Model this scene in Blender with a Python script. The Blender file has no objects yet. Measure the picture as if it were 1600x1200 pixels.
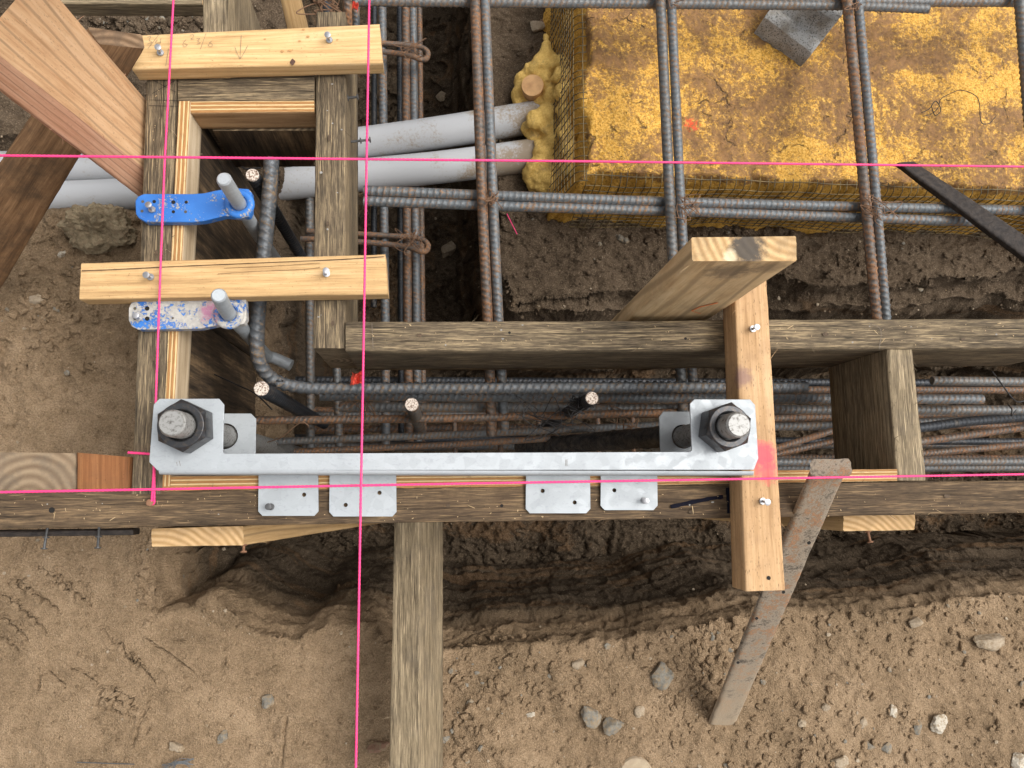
import bpy, math, random
import numpy as np
from mathutils import Vector, Matrix, geometry
random.seed(7); RNG=np.random.default_rng(7)
S=bpy.context.scene; C=S.collection
# ------------------------------------------------------------------ camera
F=1200.0; H=0.85; NAD=(690.0,765.0)
_d=Vector(((NAD[0]-800)/F,-(NAD[1]-600)/F,-1)).normalized()
_z=-_d; _x=(Vector((1,0,0))-_z*_z.x).normalized(); _y=_z.cross(_x)
RM=Matrix((_x,_y,_z))
cd=bpy.data.cameras.new("camera"); cam=bpy.data.objects.new("camera",cd); C.objects.link(cam)
cd.sensor_width=36; cd.lens=27; cd.clip_start=.01; cd.clip_end=200
cam.matrix_world=Matrix.Translation((0,0,H))@RM.to_4x4(); S.camera=cam
def P(u,v,z=0.0):
    d=RM@Vector(((u-800)/F,-(v-600)/F,-1)); t=(z-H)/d.z
    return Vector((d.x*t,d.y*t,z))
def mpp(z): return (H-z)/F          # metres per photo pixel at height z
# ------------------------------------------------------------------ light
w=bpy.data.worlds.new("World"); S.world=w; w.use_nodes=True
nt=w.node_tree; sk=nt.nodes.new("ShaderNodeTexSky"); sk.sky_type='NISHITA'; sk.sun_disc=False
SUN_EL=math.radians(60); SUN_AZ=math.radians(80)
sk.sun_elevation=SUN_EL; sk.sun_rotation=SUN_AZ; sk.air_density=1.0; sk.dust_density=6.0; sk.ozone_density=1.0
hs=nt.nodes.new("ShaderNodeHueSaturation"); hs.inputs['Saturation'].default_value=.12
nt.links.new(sk.outputs[0],hs.inputs['Color']); bg=nt.nodes['Background']; bg.inputs[1].default_value=.15
nt.links.new(hs.outputs[0],bg.inputs[0])
sl=bpy.data.lights.new("sun",'SUN'); sl.energy=1.15; sl.angle=math.radians(35); sl.color=(1,.97,.92)
so=bpy.data.objects.new("sun",sl); C.objects.link(so)
_sd=Vector((math.sin(SUN_AZ)*math.cos(SUN_EL),math.cos(SUN_AZ)*math.cos(SUN_EL),math.sin(SUN_EL)))
so.rotation_euler=_sd.to_track_quat('Z','Y').to_euler()
S.view_settings.view_transform='Standard'; S.view_settings.look='None'; S.view_settings.gamma=1; S.view_settings.exposure=0.50
# ------------------------------------------------------------------ numpy noise
_perm=RNG.permutation(256).astype(np.int64); _perm=np.concatenate([_perm,_perm,_perm])
_gr=RNG.normal(size=(256,3)); _gr/=np.linalg.norm(_gr,axis=1)[:,None]
def perlin(x,y,z):
    xi=np.floor(x).astype(np.int64); yi=np.floor(y).astype(np.int64); zi=np.floor(z).astype(np.int64)
    xf=x-xi; yf=y-yi; zf=z-zi; u=xf*xf*xf*(xf*(xf*6-15)+10); v=yf*yf*yf*(yf*(yf*6-15)+10); s=zf*zf*zf*(zf*(zf*6-15)+10)
    xi&=255; yi&=255; zi&=255
    def g(i,j,k):
        h=_perm[_perm[_perm[(xi+i)&255]+((yi+j)&255)]+((zi+k)&255)]; q=_gr[h]
        return q[...,0]*(xf-i)+q[...,1]*(yf-j)+q[...,2]*(zf-k)
    a=g(0,0,0)*(1-u)+g(1,0,0)*u; b=g(0,1,0)*(1-u)+g(1,1,0)*u
    c=g(0,0,1)*(1-u)+g(1,0,1)*u; d=g(0,1,1)*(1-u)+g(1,1,1)*u
    return ((a*(1-v)+b*v)*(1-s)+(c*(1-v)+d*v)*s)*1.6
def fbm(x,y,z,o=4,gain=.5,ridge=False):
    r=0;a=1;f=1
    for _ in range(o):
        n=perlin(x*f+17.3*_,y*f-5.1*_,z*f+3.7*_)
        if ridge: n=1-2*np.abs(n)
        r=r+a*n; a*=gain; f*=2.03
    return r
def sstep(a,b,x): t=np.clip((x-a)/(b-a),0,1); return t*t*(3-2*t)
def sdpoly(X,Y,pts):
    d=np.full(X.shape,1e9); ins=np.zeros(X.shape,bool); n=len(pts)
    for i in range(n):
        ax,ay=pts[i]; bx,by=pts[(i+1)%n]; ex,ey=bx-ax,by-ay; wx,wy=X-ax,Y-ay
        t=np.clip((wx*ex+wy*ey)/(ex*ex+ey*ey+1e-12),0,1); d=np.minimum(d,np.hypot(wx-ex*t,wy-ey*t))
        if ay!=by: ins^=((ay>Y)!=(by>Y))&(X<(bx-ax)*(Y-ay)/(by-ay)+ax)
    return np.where(ins,-d,d)
# ------------------------------------------------------------------ object helpers
def tag(o,label=None,cat=None,group=None,kind=None):
    if label: o['label']=label
    if cat: o['category']=cat
    if group: o['group']=group
    if kind: o['kind']=kind
    return o
def empty(name,loc,label,cat,group=None):
    o=bpy.data.objects.new(name,None); C.objects.link(o); o.location=loc; o.empty_display_size=.02
    return tag(o,label,cat,group)
def mesh(name,V,Fc,mats,parent=None,uv=None,smooth=True,mi=None,attr=None):
    me=bpy.data.meshes.new(name)
    V=np.asarray(V,dtype=np.float64)
    if isinstance(Fc,np.ndarray):
        me.vertices.add(len(V)); me.vertices.foreach_set('co',V.astype(np.float32).ravel())
        k=Fc.shape[1]; me.loops.add(Fc.size); me.loops.foreach_set('vertex_index',Fc.astype(np.int32).ravel())
        me.polygons.add(len(Fc)); me.polygons.foreach_set('loop_start',np.arange(0,Fc.size,k,dtype=np.int32))
        me.update(calc_edges=True)
    else:
        me.from_pydata([tuple(v) for v in V],[],[tuple(f) for f in Fc])
    if uv is not None:
        l=me.uv_layers.new(name="UVMap"); l.data.foreach_set('uv',np.asarray(uv,dtype=np.float32).ravel())
    me.polygons.foreach_set('use_smooth',[smooth]*len(me.polygons))
    if mi is not None: me.polygons.foreach_set('material_index',mi)
    if attr is not None:
        a=me.attributes.new('rib','FLOAT','POINT'); a.data.foreach_set('value',np.asarray(attr,dtype=np.float32))
    for m in (mats if isinstance(mats,(list,tuple)) else [mats]): me.materials.append(m)
    me.validate(); me.update()
    o=bpy.data.objects.new(name,me); C.objects.link(o)
    if parent is not None:
        o.parent=parent
        if parent.type=='EMPTY': o.matrix_parent_inverse=Matrix.Translation(-Vector(parent.location))
    return o
# ------------------------------------------------------------------ material DSL
class M:
    def __init__(s,name):
        s.m=bpy.data.materials.new(name); s.m.use_nodes=True; s.t=s.m.node_tree; s.b=s.t.nodes['Principled BSDF']
    def n(s,typ,ins=None,**kw):
        q=s.t.nodes.new('ShaderNode'+typ)
        for k,v in kw.items(): setattr(q,k,v)
        for k,v in (ins or {}).items(): s.set(q.inputs[k],v)
        return q
    def set(s,i,v):
        if isinstance(v,bpy.types.NodeSocket): s.t.links.new(v,i)
        elif isinstance(v,bpy.types.Node): s.t.links.new(v.outputs[0],i)
        else: i.default_value=v
    def math(s,op,a,b=0.0,clamp=False):
        q=s.n('Math',operation=op,use_clamp=clamp); s.set(q.inputs[0],a); s.set(q.inputs[1],b); return q.outputs[0]
    def coord(s,what='Object'): return s.n('TexCoord').outputs[what]
    def scale(s,vec,sc,loc=(0,0,0)):
        return s.n('Mapping',{'Vector':vec,'Scale':sc,'Location':loc}).outputs[0]
    def noise(s,vec,scale=5,detail=4,rough=.5,dist=0.0):
        return s.n('TexNoise',{'Vector':vec,'Scale':scale,'Detail':detail,'Roughness':rough,'Distortion':dist}).outputs['Fac']
    def vor(s,vec,scale=5,feat='F1',rnd=1.0):
        return s.n('TexVoronoi',{'Vector':vec,'Scale':scale,'Randomness':rnd},feature=feat).outputs['Distance']
    def ramp(s,fac,stops,interp='LINEAR'):
        q=s.n('ValToRGB',{'Fac':fac}); r=q.color_ramp; r.interpolation=interp
        while len(r.elements)<len(stops): r.elements.new(.5)
        for e,(p,c) in zip(r.elements,stops):
            e.position=p; e.color=(c if isinstance(c,(tuple,list)) else (c,c,c))+((1,) if isinstance(c,(tuple,list)) else (1,))
        return q.outputs[0]
    def mix(s,fac,a,b,mode='MIX'):
        q=s.n('Mix',data_type='RGBA',blend_type=mode); s.set(q.inputs[0],fac)
        for i,v in ((6,a),(7,b)): s.set(q.inputs[i],v if not isinstance(v,tuple) else tuple(v)+((1,) if len(v)==3 else ()))
        return q.outputs[2]
    def out(s,col=None,rough=.6,metal=0.0,h=None,hd=.001,strength=1.0,spec=.5):
        b=s.b
        if col is not None: s.set(b.inputs['Base Color'],col if not isinstance(col,tuple) else col+(1,))
        s.set(b.inputs['Roughness'],rough); s.set(b.inputs['Metallic'],metal); s.set(b.inputs['Specular IOR Level'],spec)
        if h is not None:
            q=s.n('Bump',{'Height':h,'Distance':hd,'Strength':strength}); s.t.links.new(q.outputs[0],b.inputs['Normal'])
        return s.m
def wood(name,dark,mid,light,fib=.5,grain=1.0,blotch=.5,bump=.0012,rings=0.0,dirt=(.06,.045,.03),dirtamt=.3,flecks=0,spots=(),crack=0.0,sp_=.15,ul=7):
    m=M(name); uv=m.coord('UV')
    warp=m.n('TexNoise',{'Vector':m.scale(uv,(3,14,1)),'Scale':1,'Detail':2}).outputs['Color']
    wv=m.n('VectorMath',operation='SUBTRACT'); m.set(wv.inputs[0],warp); wv.inputs[1].default_value=(.5,.5,.5)
    ws=m.n('VectorMath',operation='MULTIPLY'); m.set(ws.inputs[0],wv.outputs[0]); ws.inputs[1].default_value=(.02,.010,0)
    ad=m.n('VectorMath',operation='ADD'); m.set(ad.inputs[0],uv); m.set(ad.inputs[1],ws.outputs[0]); u=ad.outputs[0]
    g1=m.noise(m.scale(u,(ul,210*grain,1)),1,6,.68)
    g2=m.noise(m.scale(u,(ul*3.5,760*grain,1)),1,4,.7)
    big=m.noise(m.scale(u,(4,22,1)),1,4,.55)
    w2=.22+.28*fib; f=m.math('ADD',m.math('MULTIPLY',g1,1-w2),m.math('MULTIPLY',g2,w2))
    f=m.math('ADD',f,m.math('MULTIPLY',m.math('SUBTRACT',big,.5),blotch*.55))
    col=m.ramp(f,[(.50-sp_,dark),(.505,mid),(.50+sp_*1.15,light)])
    hh=f
    if rings:
        wx=m.noise(m.scale(u,(2.2,9,1)),1,2,.4)
        sx=m.n('SeparateXYZ',{0:u}).outputs
        ph=m.math('ADD',m.math('MULTIPLY',sx[1],rings),m.math('MULTIPLY',wx,16))
        sn=m.math('SINE',ph); rg=m.ramp(sn,[(.0,0.0),(.72,0.0),(.97,1.0)])
        sn2=m.math('MULTIPLY',rg,m.ramp(g1,[(.3,.35),(.6,1.0)]))
        col=m.mix(m.math('MULTIPLY',sn2,.75),col,tuple(c*.50 for c in mid)); 
    if flecks:
        v=m.vor(m.scale(u,(160,700,1)),1); fl=m.ramp(v,[(.0,1.0),(.22,1.0),(.3,0.0)])
        fn=m.ramp(m.noise(m.scale(u,(60,200,1)),1,2),[(.5,0.0),(.6,1.0)])
        col=m.mix(m.math('MULTIPLY',m.math('MULTIPLY',fl,fn),flecks),col,tuple(c*.35 for c in mid))
    oc=m.coord('Object')
    dn=m.noise(oc,22,6,.7); dm=m.ramp(dn,[(.52-dirtamt*.12,0.0),(.72,1.0)])
    col=m.mix(m.math('MULTIPLY',dm,min(.9,dirtamt*1.6)),col,dirt)
    sp=m.noise(oc,420,2,.6); col=m.mix(m.ramp(sp,[(.66,0.0),(.74,.5)]),col,tuple(c*.5 for c in dark))
    if crack:
        cn=m.noise(m.scale(u,(7,330,1)),1,3,.6); ck=m.ramp(cn,[(.355,1.0),(.40,0.0)]); lf=m.noise(m.scale(uv,(22,620,1),(3,7,0)),1,2,.6); col=m.mix(m.ramp(lf,[(.60,0.0),(.66,.75)]),col,tuple(min(1,c*1.22) for c in light)); col=m.mix(m.math('MULTIPLY',ck,crack),col,(.02,.013,.008))
        hh=m.math('SUBTRACT',hh,m.math('MULTIPLY',ck,crack*.8))
    for (p,r,c,a) in spots:
        vd=m.n('VectorMath',operation='DISTANCE'); m.set(vd.inputs[0],oc); vd.inputs[1].default_value=tuple(p)
        e=m.math('ADD',m.math('DIVIDE',vd.outputs['Value'],r),m.math('MULTIPLY',m.math('SUBTRACT',m.noise(oc,120,5,.7),.5),1.5))
        col=m.mix(m.math('MULTIPLY',m.ramp(e,[(.45,1.0),(1.0,0.0)]),a),col,c)
    return m.out(col,rough=.8,h=hh,hd=bump,strength=.9,spec=.25)
def endgrain(name,a,b,freq=900,cen=(0,-.08),dark=(.05,.035,.02),dk=.3,obj=False,spots=()):
    m=M(name); uv=m.coord('Object' if obj else 'UV'); s_=m.n('VectorMath',operation='DISTANCE'); 
    nn=m.n('TexNoise',{'Vector':uv,'Scale':25,'Detail':3}).outputs['Color']
    mm=m.n('VectorMath',operation='MULTIPLY'); m.set(mm.inputs[0],nn); mm.inputs[1].default_value=(.006,.006,0)
    aa=m.n('VectorMath',operation='ADD'); m.set(aa.inputs[0],uv); m.set(aa.inputs[1],mm.outputs[0])
    m.set(s_.inputs[0],aa.outputs[0]); s_.inputs[1].default_value=(cen[0],cen[1],cen[2] if len(cen)>2 else 0)
    r=m.math('SINE',m.math('MULTIPLY',s_.outputs['Value'],freq)); rr=m.math('MULTIPLY_ADD',r,.5); 
    rr=m.math('ADD',m.math('MULTIPLY',m.math('MULTIPLY',r,m.noise(uv,30,3,.6)),.62),.5)
    f=m.math('ADD',m.math('MULTIPLY',rr,.6),m.math('MULTIPLY',m.noise(uv,1400,3,.7),.5))
    col=m.ramp(f,[(.25,a),(.8,b)]); dn=m.ramp(m.noise(uv,45,5,.7),[(.45,0.0),(.62,1.0)])
    col=m.mix(m.math('MULTIPLY',dn,dk),col,dark)
    for (p,rr_,c,a_) in spots:
        vd=m.n('VectorMath',operation='DISTANCE'); m.set(vd.inputs[0],m.coord('Object')); vd.inputs[1].default_value=tuple(p)
        e=m.math('ADD',m.math('DIVIDE',vd.outputs['Value'],rr_),m.math('MULTIPLY',m.math('SUBTRACT',m.noise(m.coord('Object'),220,5,.7),.5),1.2))
        col=m.mix(m.math('MULTIPLY',m.ramp(e,[(.5,1.0),(1.0,0.0)]),a_),col,c)
    return m.out(col,.85,h=f,hd=.0008,spec=.2)
OLD=wood('weathered_form_wood',(.050,.038,.024),(.150,.112,.070),(.36,.27,.155),fib=.9,blotch=.55,bump=.0028,dirtamt=.4,dirt=(.075,.058,.040),crack=.5,sp_=.115,ul=16)
OLD2=wood('weathered_dark_form_wood',(.038,.026,.016),(.110,.074,.043),(.25,.165,.088),fib=.9,blotch=.6,bump=.0022,dirtamt=.75,dirt=(.075,.048,.028),crack=.4,sp_=.12,ul=14)
OLDG=wood('weathered_grey_wood',(.10,.075,.046),(.235,.18,.110),(.43,.335,.21),fib=.9,blotch=.5,bump=.0025,dirtamt=.35,dirt=(.11,.09,.07),crack=.4,sp_=.115,ul=12)
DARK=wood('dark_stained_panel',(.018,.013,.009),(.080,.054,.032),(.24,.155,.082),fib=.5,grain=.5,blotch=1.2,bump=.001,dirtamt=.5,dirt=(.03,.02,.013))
FRESH=wood('fresh_pine',(.42,.25,.105),(.64,.42,.195),(.75,.54,.30),fib=.3,blotch=.35,bump=.0005,dirtamt=.16,dirt=(.30,.18,.09),flecks=.3)
FRESH2=wood('fresh_pine_cracked',(.34,.205,.09),(.55,.35,.16),(.67,.47,.25),fib=.3,blotch=.4,bump=.0005,dirtamt=.2,dirt=(.28,.17,.085),flecks=.25)
PLY=wood('plywood_face',(.38,.27,.16),(.55,.42,.27),(.68,.55,.38),fib=.2,grain=.35,blotch=.5,bump=.0003,dirtamt=.1,dirt=(.3,.22,.13))
PLYD=wood('plywood_face_brown',(.22,.125,.055),(.36,.215,.105),(.52,.33,.17),fib=.25,grain=.35,blotch=.6,bump=.0003,dirtamt=.25,dirt=(.16,.10,.05))
FIRR=wood('reddish_fir_edge',(.36,.175,.095),(.50,.27,.165),(.59,.36,.235),fib=.2,grain=.5,blotch=.5,bump=.0004,dirtamt=.12,dirt=(.26,.14,.08),rings=700,flecks=.3)
FIR=wood('douglas_fir',(.44,.24,.115),(.62,.385,.21),(.71,.485,.295),fib=.2,grain=.5,blotch=.5,bump=.0004,dirtamt=.12,dirt=(.26,.14,.08),rings=380,flecks=.5)
FIRP=wood('fir_batten',(.32,.185,.085),(.49,.305,.155),(.60,.405,.23),fib=.22,grain=.7,blotch=.4,bump=.0006,dirtamt=.35,dirt=(.28,.165,.09),flecks=.85,
    spots=[(P(1192,712,.04),.020,(.80,.10,.13),.9),(P(1197,735,.04),.016,(.80,.10,.13),.7),(P(1160,590,.04),.014,(.16,.09,.12),.5)])
STAKE=wood('brown_damp_plank',(.10,.052,.024),(.21,.115,.055),(.36,.21,.105),fib=.35,grain=.8,blotch=.8,bump=.0009,dirtamt=.5,dirt=(.06,.04,.025))
LEAN=wood('pale_plank',(.38,.24,.115),(.55,.385,.205),(.66,.49,.29),fib=.2,grain=.4,blotch=.5,bump=.0003,dirtamt=.2,dirt=(.22,.16,.10),rings=210,
    spots=[(P(1140,415,.17),.03,(.13,.10,.07),.7),(P(1200,410,.18),.02,(.16,.12,.08),.55)])
ORANGE=wood('orange_block_wood',(.13,.052,.018),(.235,.095,.035),(.31,.14,.055),fib=.2,blotch=.6,bump=.0004,dirtamt=.25,dirt=(.10,.05,.03))
BRACE=wood('tan_brace_wood',(.28,.17,.07),(.42,.27,.125),(.55,.37,.19),fib=.25,grain=.6,blotch=.4,bump=.0006,dirtamt=.2,dirt=(.2,.13,.08),rings=260)
EG_F=endgrain('fresh_end_grain',(.40,.24,.10),(.66,.44,.23),dk=.15)
EG_O=endgrain('old_end_grain',(.10,.075,.05),(.34,.25,.15),dk=.5)
EG_L=endgrain('leaning_plank_end',(.42,.25,.11),(.70,.48,.25),900,(-.03,-.10),(.12,.09,.06),.35,spots=((P(1168,388,.203),.021,(.07,.065,.06),.92),(P(1140,402,.2),.008,(.75,.62,.42),.8)))
EG_S=endgrain('brown_plank_end',(.15,.09,.05),(.34,.22,.13),900,(.02,-.09),(.10,.07,.05),.5)
EG_B=endgrain('log_end',(.15,.10,.062),(.30,.22,.14),620,tuple(P(48,782,-.006)+Vector((0,0,0))),(.11,.09,.07),.45,True)
def plyedge(name):
    m=M(name); uv=m.coord('UV'); s=m.n('SeparateXYZ',{0:uv}).outputs
    nn=m.noise(m.scale(uv,(18,60,1)),1,4,.6)
    v=m.math('ADD',s[1],m.math('MULTIPLY',m.math('SUBTRACT',nn,.5),.0012))
    band=m.math('SINE',m.math('MULTIPLY',v,1350)); b=m.ramp(band,[(.35,0.0),(.55,1.0)])
    fine=m.noise(m.scale(uv,(60,2500,1)),1,3,.6)
    c1=m.ramp(fine,[(.3,(.26,.12,.04)),(.7,(.52,.28,.11))]); c2=m.ramp(fine,[(.3,(.62,.42,.19)),(.7,(.80,.60,.34))])
    col=m.mix(b,c1,c2); dn=m.ramp(m.noise(uv,60,5,.7),[(.58,0.0),(.72,1.0)]); col=m.mix(m.math('MULTIPLY',dn,.5),col,(.16,.09,.045))
    return m.out(col,.8,h=m.math('ADD',fine,b),hd=.0006,spec=.2)
PLYE=plyedge('plywood_edge')
def galv(name,base=(.72,.76,.80),speck=.5,metal=.35,rough=.42,sc=1.0):
    m=M(name); oc=m.coord('Object')
    sp=m.noise(m.scale(oc,(260*sc,420*sc,260*sc)),1,3,.65,1.0); v=m.n('TexVoronoi',{'Vector':oc,'Scale':170*sc}).outputs['Color']
    vv=m.n('SeparateColor',{0:v}).outputs[0]
    col=m.mix(m.ramp(vv,[(0.0,0.0),(1.0,.35)]),base,tuple(c*.82 for c in base))
    col=m.mix(m.math('MULTIPLY',m.ramp(sp,[(.57,0.0),(.64,1.0)]),speck),col,(.34,.36,.38))
    bl=m.noise(oc,14,5,.6); col=m.mix(m.ramp(bl,[(.45,0.0),(.75,.4)]),col,tuple(c*.7 for c in base))
    r=m.math('ADD',m.math('MULTIPLY',vv,.18),rough)
    return m.out(col,r,metal,h=m.math('ADD',sp,m.math('MULTIPLY',bl,2)),hd=.0003,strength=.5)
GALV=galv('galvanised_plate',(.40,.425,.44),.85,.25,.5,.62); GALVR=galv('galvanised_rod',(.46,.49,.51),.5,.35,.42,1.5)
def rebar_mat(name,steel,rust,amt,metal=.45):
    m=M(name); oc=m.coord('Object'); a=m.n('Attribute',attribute_name='rib').outputs['Fac']
    n1=m.noise(oc,38,6,.7); n2=m.noise(oc,300,4,.7)
    f=m.math('ADD',m.math('MULTIPLY',n1,.6),m.math('MULTIPLY',n2,.5)); f=m.math('ADD',f,m.math('MULTIPLY',m.math('ABSOLUTE',m.math('SUBTRACT',a,.45)),-.28))
    rm=m.ramp(f,[(.62-amt*.32,0.0),(.70-amt*.26,1.0)])
    sc=m.ramp(n2,[(.3,tuple(c*.55 for c in steel)),(.7,steel)]); rc=m.ramp(n2,[(.3,tuple(c*.45 for c in rust)),(.7,rust)])
    col=m.mix(rm,sc,rc); dd=m.ramp(m.noise(oc,60,4,.7),[(.55,0.0),(.75,.5)]); col=m.mix(dd,col,(.22,.17,.12))
    return m.out(col,m.ramp(rm,[(0.0,.48),(1.0,.85)]),m.math('MULTIPLY',m.math('SUBTRACT',1.0,rm),metal),h=n2,hd=.0006)
RB=rebar_mat('blue_grey_rebar',(.150,.165,.175),(.29,.16,.075),.42,.25)
RBG=rebar_mat('grey_brown_rebar',(.15,.155,.155),(.22,.135,.075),.5,.3)
RR=rebar_mat('rusty_rebar',(.12,.10,.085),(.28,.135,.06),.62,.15)
RK=rebar_mat('black_rebar',(.045,.05,.058),(.10,.08,.06),.2,.3)
RBN=rebar_mat('brown_grey_corner_bar',(.135,.145,.155),(.24,.155,.08),.36,.35)
def simple(name,c,rough=.5,metal=0.0,var=.3,sc=60,bump=.0003,c2=None,lo=.4,hi=.7,spec=.5):
    m=M(name); oc=m.coord('Object'); n=m.noise(oc,sc,5,.65)
    col=m.ramp(n,[(lo,c),(hi,c2 or tuple(x*(1-var) for x in c))]); return m.out(col,rough,metal,h=n,hd=bump,spec=spec)
NUT=simple('black_nut_steel',(.036,.037,.040),.38,.45,c2=(.075,.06,.05),sc=240,lo=.5,hi=.66)
BOLT=simple('machined_bolt_steel',(.30,.295,.28),.5,.4,c2=(.10,.09,.08),sc=260,lo=.5,hi=.68)
NAILM=simple('nail_steel',(.42,.42,.43),.38,.8,sc=200); NAILD=simple('dark_nail_steel',(.12,.12,.12),.5,.5,sc=200); NAILR=simple('rusty_nail_steel',(.26,.13,.07),.8,.1,sc=300)
WIRE=simple('black_tie_wire',(.022,.020,.020),.5,.3); WIRER=simple('rusty_tie_wire',(.20,.11,.06),.8,.1,sc=300)
MESHW=simple('mesh_wire_steel',(.075,.06,.035),.6,.2,c2=(.25,.17,.06),sc=40)
PAINTED=simple('cream_painted_cut_end',(.62,.54,.46),.8,c2=(.16,.10,.07),sc=560,lo=.47,hi=.58,spec=.2)
PINK=M('pink_string_nylon'); PINK=PINK.out((.86,.045,.20),.55,h=None); 
PVC=simple('pvc_conduit',(.53,.55,.57),.38,0,c2=(.44,.45,.46),sc=14,bump=.0002)
def pvc():
    m=M('dusty_pvc'); oc=m.coord('Object'); n=m.noise(oc,16,6,.65); fine=m.noise(oc,260,4,.7)
    sx=m.n('SeparateXYZ',{0:oc}).outputs[0]; near=m.ramp(m.math('ADD',sx,m.math('MULTIPLY',m.math('SUBTRACT',n,.5),.12)),[(.02,0.0),(.11,1.0)])
    d=m.math('ADD',m.math('MULTIPLY',n,.55),m.math('MULTIPLY',fine,.35)); d=m.math('ADD',d,m.math('MULTIPLY',near,.16))
    col=m.mix(m.ramp(d,[(.50,0.0),(.62,.9)]),(.41,.415,.425),(.27,.205,.135)); 
    return m.out(col,m.ramp(d,[(.5,.35),(.62,.9)]),h=fine,hd=.0003,strength=.4)
PVCD=pvc()
BLACKP=simple('black_tape_plastic',(.022,.022,.024),.24,0,c2=(.075,.065,.055),sc=90,bump=.002)
BLUE=None
def bluemat(name,amt,stain):
    m=M(name); oc=m.coord('Object'); n=m.math('ADD',m.math('MULTIPLY',m.noise(oc,55,6,.75),.62),m.math('MULTIPLY',m.noise(oc,420,4,.7),.38))
    chip=m.ramp(n,[(.60-amt,0.0),(.63-amt,1.0)]); base=m.ramp(m.noise(oc,30,4),[(.3,(.022,.13,.44)),(.7,(.04,.185,.54))])
    gr=m.ramp(m.noise(oc,150,4,.7),[(.3,(.30,.285,.26)),(.7,(.50,.475,.43))]); col=m.mix(chip,base,gr)
    if stain:
        vd=m.n('VectorMath',operation='DISTANCE'); m.set(vd.inputs[0],oc); vd.inputs[1].default_value=tuple(P(333,487,.012))
        e=m.math('ADD',m.math('DIVIDE',vd.outputs['Value'],.017),m.math('MULTIPLY',m.math('SUBTRACT',m.noise(oc,120,5,.7),.5),1.8))
        col=m.mix(m.math('MULTIPLY',m.ramp(e,[(.4,1.0),(1.0,0.0)]),m.ramp(n,[(.45,0.0),(.52,.75)])),col,(.42,.12,.25))
    return m.out(col,m.ramp(chip,[(0.0,.38),(1.0,.75)]),h=m.math('MULTIPLY',chip,-1.0),hd=.0003)
BLUE1=bluemat('blue_chipped_plastic',.045,False); BLUE2=bluemat('blue_plastic_caked_with_concrete',.155,True)
def soil():
    m=M('soil'); oc=m.coord('Object'); s=m.n('SeparateXYZ',{0:oc}).outputs
    big=m.noise(oc,5,5,.6); med=m.noise(oc,38,6,.7); fine=m.noise(oc,420,4,.7); grit=m.vor(oc,520)
    f=m.math('ADD',m.math('MULTIPLY',big,.40),m.math('ADD',m.math('MULTIPLY',med,.35),m.math('MULTIPLY',fine,.25)))
    dry=m.ramp(f,[(.36,(.145,.099,.057)),(.5,(.275,.188,.111)),(.62,(.385,.272,.168))])
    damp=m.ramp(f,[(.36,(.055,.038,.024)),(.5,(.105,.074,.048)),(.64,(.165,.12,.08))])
    # damp soil north of the forms; the depth term paints in trench shade
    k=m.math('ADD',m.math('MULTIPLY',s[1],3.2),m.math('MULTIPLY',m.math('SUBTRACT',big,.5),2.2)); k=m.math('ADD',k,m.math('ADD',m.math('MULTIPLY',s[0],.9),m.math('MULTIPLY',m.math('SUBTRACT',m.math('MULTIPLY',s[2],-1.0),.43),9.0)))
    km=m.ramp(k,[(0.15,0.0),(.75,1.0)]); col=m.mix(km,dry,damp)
    deep=m.ramp(m.math('ADD',m.math('MULTIPLY',s[2],-1.0),m.math('MULTIPLY',m.math('SUBTRACT',med,.5),.12)),[(.44,0.0),(.52,.8)]); col=m.mix(deep,col,m.ramp(f,[(.36,(.040,.028,.018)),(.62,(.125,.09,.058))]))  # shade of the trench put into the colour: soil darkens with depth
    st=m.noise(m.scale(oc,(3,10,34)),1,5,.6); orange=m.ramp(st,[(.54,0.0),(.62,1.0)])
    dp=m.ramp(m.math('MULTIPLY',s[2],-1.0),[(.42,0.0),(.47,1.0)])
    col=m.mix(m.math('MULTIPLY',m.math('MULTIPLY',orange,dp),.4),col,(.22,.12,.055))
    gr_=m.noise(oc,430,3,.8); col=m.mix(.8,col,m.ramp(gr_,[(.36,.55),(.5,1.0),(.62,1.0)]),'MULTIPLY'); col=m.mix(m.ramp(gr_,[(.56,0.0),(.68,.45)]),col,(.44,.34,.23))
    lt=m.ramp(m.noise(oc,700,2,.5),[(.68,0.0),(.73,.7)]); col=m.mix(lt,col,(.45,.36,.26))
    dk=m.ramp(m.noise(oc,560,3,.6),[(.30,.6),(.37,0.0)]); col=m.mix(dk,col,(.06,.04,.026))
    h=m.math('ADD',m.math('MULTIPLY',med,1.0),m.math('ADD',m.math('MULTIPLY',fine,.35),m.math('MULTIPLY',grit,.25)))
    return m.out(col,.95,h=h,hd=.006,strength=1.0,spec=.12)
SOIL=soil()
def rockm(name,a,b,sc=90):
    m=M(name); oc=m.coord('Object'); n=m.noise(oc,sc,6,.7); g=m.noise(oc,900,3,.7)
    col=m.ramp(m.math('ADD',m.math('MULTIPLY',n,.6),m.math('MULTIPLY',g,.4)),[(.35,a),(.65,b)])
    du=m.ramp(m.noise(oc,120,5,.7),[(.46,0.0),(.58,.85)]); col=m.mix(du,col,(.25,.185,.115))
    return m.out(col,.9,h=n,hd=.002,spec=.2)
ROCKS=rockm('brown_conglomerate_rock',(.10,.075,.045),(.40,.32,.20),130); ROCKG=rockm('grey_stone',(.12,.11,.092),(.26,.24,.20)); ROCKT=rockm('tan_stone',(.24,.18,.12),(.46,.38,.28)); ROCKR=rockm('reddish_stone',(.16,.085,.055),(.30,.18,.12)); ROCKW=rockm('pale_stone',(.38,.33,.26),(.62,.56,.46))
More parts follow.
